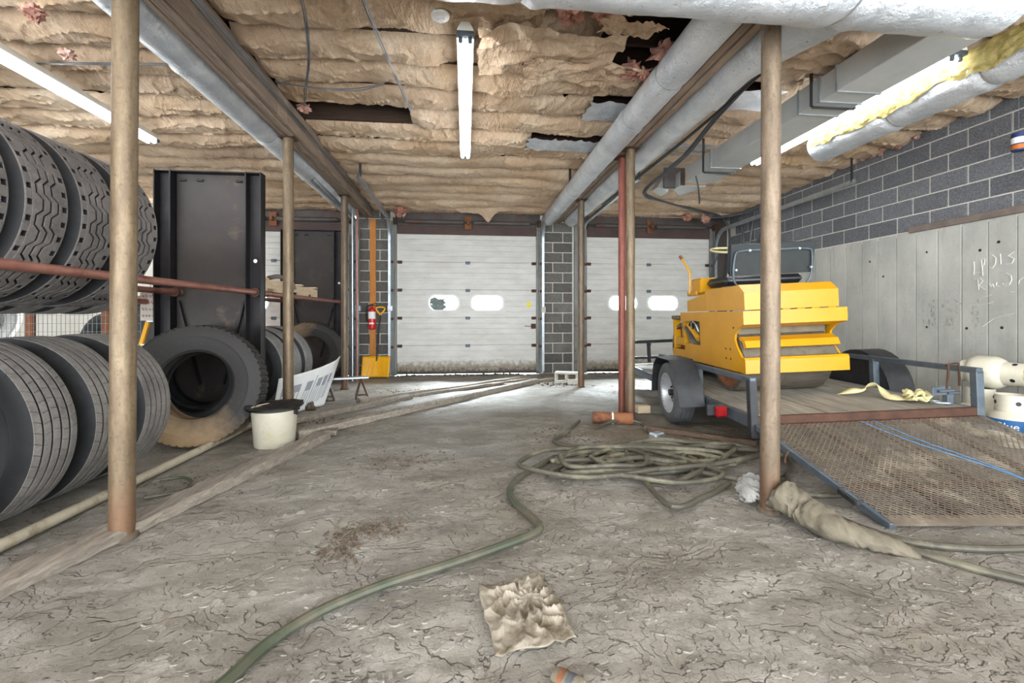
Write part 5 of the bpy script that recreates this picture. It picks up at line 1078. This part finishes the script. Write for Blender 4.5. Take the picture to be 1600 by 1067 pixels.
# ================================================================== HOSES, RAGS, SMALL FLOOR THINGS
def hose(label, pts, r, mat='hose', name='hose', n=10, sub=8, z=None):
    P = [(p[0], p[1], (p[2] if len(p) > 2 else 0)+r*.85) for p in pts]
    return tag(MB().tube(spline(P, sub), r, n).build(name, M[mat]), label, 'hose')
F = lambda u, v, z=0.0: fl(u, v, z)
hose('green hose winding from the front edge to the coil', [F(300, 1120), F(360, 1067), F(420, 1012), F(500, 962), F(600, 920), F(700, 888), F(780, 860), F(826, 842), F(843, 829), F(830, 812), F(808, 793), F(796, 774), F(803, 757), F(826, 740), F(850, 727), F(866, 718)], .021, 'hose_green')
loops = []
g = np.random.default_rng(5); pts = []
for k in range(6):
    cx, cy = 1.46+g.uniform(-.28, .28), 3.36+g.uniform(-.16, .16); ax, ay = g.uniform(.30, .74), g.uniform(.16, .42); ph = g.uniform(-.4, .4)
    for j in range(9):
        a = 2*PI*j/9+PI+.1*k; x = ax*math.cos(a); y = ay*math.sin(a); pts.append((cx+x*math.cos(ph)-y*math.sin(ph)+g.uniform(-.03, .03), cy+x*math.sin(ph)+y*math.cos(ph)+g.uniform(-.02, .02), .006*k+.028*((j*5+k) % 3)/2))
hose('muddy grey hose lying in a loose coil before the trailer', [F(866, 718)]+pts+[F(1150, 752, .02), F(1195, 748, .03), F(1228, 742), F(1236, 730), F(1226, 716), F(1190, 708, .03), F(1100, 700, .04)], .02, sub=7)
g = np.random.default_rng(9); pts = []
for k in range(4):
    cx, cy = 1.22+g.uniform(-.25, .3), 3.2+g.uniform(-.12, .12); ax, ay = g.uniform(.3, .6), g.uniform(.2, .34)
    for j in range(8):
        a = 2*PI*j/8+.5*k; pts.append((cx+ax*math.cos(a)+g.uniform(-.03, .03), cy+ay*math.sin(a), .03+.008*k+.025*((j*3+k) % 2)))
hose('second pale hose tangled on top of the coil', [F(905, 660), F(885, 678), F(880, 697)]+pts+[F(1040, 790, .01), F(1100, 780), F(1140, 758, .02)], .017, sub=7)
hose('thin muddy hose lying by the rusty pipe', [F(930, 671), F(960, 660, .03), F(990, 660, .03), F(1008, 668), F(1022, 688), F(1030, 705, .05)], .018)
hose('dusty hose running from the near right post to the right edge, upper one', [F(1228, 742), F(1240, 762, .02), F(1262, 782, .0), F(1300, 808), F(1360, 834), F(1430, 853), F(1520, 862), F(1600, 862), F(1680, 858)], .018)
hose('dusty hose running from the near right post to the right edge, lower one', [F(1215, 765, .03), F(1250, 790, .05), F(1300, 818, .02), F(1350, 838), F(1430, 866), F(1520, 893), F(1600, 913), F(1700, 935)], .019)
hose('straight hose piece between the near right post and the ramp handle', [F(1225, 770, .02), F(1260, 776), F(1300, 778), F(1330, 776, .0)], .016)
hs = thing('green_hose_ring', 'thin greenish strip bent in a ring beside the left timber', 'strip', (0, 0, 0)); MB().tube(spline([F(225, 778, .012), F(262, 772, .012), F(290, 764, .012), F(299, 752, .012), F(285, 746, .012), F(250, 750, .012)], 6), .010, 6).build('strip', M['hose_green'], hs)
pb = thing('plug_box', 'grey metal plug box lying on the hose coil', 'box', (fl(1026, 697)[0], fl(1026, 697)[1], .085), .5); MB().box((0, 0, .0), (.13, .085, .075), None, .012).build('case', M['galv'], pb); MB().box((.0, -.046, .0), (.10, .012, .055), None, .006).build('cover', M['steel'], pb)

# muddy cloth in front
rg_ = thing('muddy_cloth', 'muddy crumpled cream cloth on the floor in the foreground', 'cloth', (.215, 1.73, 0))
u, v = np.meshgrid(np.linspace(-1, 1, 90), np.linspace(-1, 1, 90), indexing='ij')
cx, cy = .25, .28; rr = np.hypot(u-cx, v-cy)+1e-6; an = np.arctan2(v-cy, u-cx); tw = 1.5*np.exp(-rr*1.6); a2 = an+tw
fold = (1-np.abs(np.sin(a2*6+1.6*np.sin(rr*4))))**1.5*np.clip(rr*1.8, 0, 1)*.05*np.exp(-rr*.55)
X = .145*(cx+rr*np.cos(a2)*(1-.16*np.exp(-rr)))*1.05+.02*perlin(u*2, v*2, 31); Y = .215*(cy+rr*np.sin(a2)*(1-.16*np.exp(-rr)))+.02*perlin(u*2, v*2, 33)
Z = .012+fold*.6+.006*fbm(u*2.5, v*2.5, 3, 34)+.010*np.maximum(0, ridge(u*2.5+v, v*2.2, 35)-.5); edge = np.clip((1-np.maximum(np.abs(u), np.abs(v)))*6, 0, 1); Z = .014+(Z-.014)*(.35+.65*edge)
o = MB().grid(X, Y, np.maximum(Z, .012)).build('cloth', M['cloth'], rg_, smooth=70); sm = o.modifiers.new('t', 'SOLIDIFY'); sm.thickness = .004
def lump(name, label, pts, radii, mat, seed, cat, amp=.25):
    P = spline(pts, 10); k = len(P); rr = np.interp(np.linspace(0, len(radii)-1, k), range(len(radii)), radii); n = 26; th = np.linspace(0, 2*PI, n+1); b = MB()
    X, Y, Z = np.zeros((k, n+1)), np.zeros((k, n+1)), np.zeros((k, n+1)); 
    for i in range(k):
        d = Vector(P[min(i+1, k-1)])-Vector(P[max(i-1, 0)]); d.normalize(); sd = Vector((-d.y, d.x, 0)).normalized()
        q = rr[i]*(1+amp*perlin(i*.45+np.cos(th)*1.2, np.sin(th)*1.6+i*.2, seed)+amp*.8*(np.maximum(0, ridge(i*.5+th*.3*0+np.cos(th), np.sin(th)*2, seed+2))-.4)); q[-1] = q[0]
        X[i] = P[i][0]+sd.x*q*np.cos(th)*1.25; Y[i] = P[i][1]+sd.y*q*np.cos(th)*1.25; Z[i] = np.maximum(-.004, P[i][2]+rr[i]*.5+q*np.sin(th)*.8)
    return tag(b.grid(X, Y, Z).build(name, M[mat], None, 60), label, cat)
lump('muddy_tarp', 'twisted muddy tarp trailing from the near right post', [F(1208, 790, .03), F(1228, 790, .06), F(1262, 812, .02), F(1305, 836, .01), F(1350, 850), F(1400, 862), F(1440, 874)], [.05, .10, .085, .075, .06, .045, .012], 'tarp', 81, 'tarp', .17)
lump('grey_rag', 'grey plastic rag bunched left of the near right post', [F(1160, 782, .01), F(1168, 776, .03), F(1180, 768, .05), F(1190, 764, .05)], [.02, .06, .075, .03], 'bag', 91, 'rag', .35)
lump('wadded_scrap', 'small wadded dark scrap lying at the corner of the white board', [F(478, 640, .0), F(486, 638, .02), F(494, 640, .0)], [.02, .06, .02], 'debris', 95, 'scrap', .3)
ct = thing('crushed_can', 'crushed muddy can with red and blue paint at the front edge', 'can', (fl(888, 1064)[0], fl(888, 1064)[1], .004), .9)
MB().lathe([(0, -.05), (.022, -.05), (.026, -.042), (.024, 0), (.026, .04), (.02, .05), (0, .05)], 14, RX(PI/2) @ Matrix.Diagonal((1.2, .6, 1, 1))).build('body', M['tarp'], ct); MB().lathe([(.0262, -.03), (.0262, -.012)], 14, RX(PI/2) @ Matrix.Diagonal((1.2, .62, 1, 1))).build('stripe', M['rust'], ct); MB().lathe([(.0262, .0), (.0262, .02)], 14, RX(PI/2) @ Matrix.Diagonal((1.2, .62, 1, 1))).build('stripe', M['cable'], ct)

# flakes of dried mud and litter: nobody could count them
def scatter(name, label, n, area_fn, size, mat, seed, tilt=.18, th=.006):
    g = np.random.default_rng(seed); b = MB(); i = 0
    while i < n:
        x, y = area_fn(g); s = size*g.uniform(.4, 1.5)*(.6+.2*y); k = g.integers(5, 8); a0 = g.uniform(0, 6); el = g.uniform(.45, 1)
        ring = [(s*math.cos(a0+2*PI*j/k)*g.uniform(.7, 1.1), s*el*math.sin(a0+2*PI*j/k)*g.uniform(.7, 1.1)) for j in range(k)]
        z = float(fheight(np.array(x), np.array(y))); m = T(x, y, z+.002) @ RZ(g.uniform(0, 6)) @ RX(g.normal(0, tilt)) @ RY(g.normal(0, tilt))
        b.add([(p[0], p[1], 0) for p in ring]+[(p[0]*1.08, p[1]*1.08, -th) for p in ring], [tuple(range(k))]+[(j, k+j, k+(j+1) % k, (j+1) % k) for j in range(k)], m); i += 1
    o = b.build(name, M[mat], None, 0); tag(o, label, 'debris', None, 'stuff'); return o
scatter('mud_flakes', 'curled flakes of dried mud scattered over the floor', 1500, lambda g: (g.uniform(-1.2, 3.0), 1.3+g.exponential(1.0)), .022, 'floor', 1, .10, .005)
scatter('leaf_litter', 'dark leaf litter piled in a worn hollow of the floor', 260, lambda g: (lambda p: (p[0]+g.normal(0, .05), p[1]+g.normal(0, .05)))(fl(*[(520, 862), (535, 838), (565, 830), (605, 826)][g.integers(0, 4)])), .014, 'debris', 2, .5)
scatter('dirt_crumbs', 'dark dirt crumbs strewn around the hoses and planks', 700, lambda g: (lambda p: (p[0]+g.normal(0, .22), p[1]+g.normal(0, .16)))(fl(*[(880, 676), (950, 690), (1080, 700), (640, 612), (500, 655), (1150, 690), (880, 600), (310, 755), (640, 720)][g.integers(0, 9)])), .010, 'debris', 3, .5)
scatter('door_dirt', 'brown dirt gathered along the foot of the garage doors', 700, lambda g: ((g.uniform(-1.3, 1.4) if g.random() < .55 else g.uniform(2.45, 4.2)), 8.86-abs(g.normal(0, .05))), .012, 'debris', 4, .6)
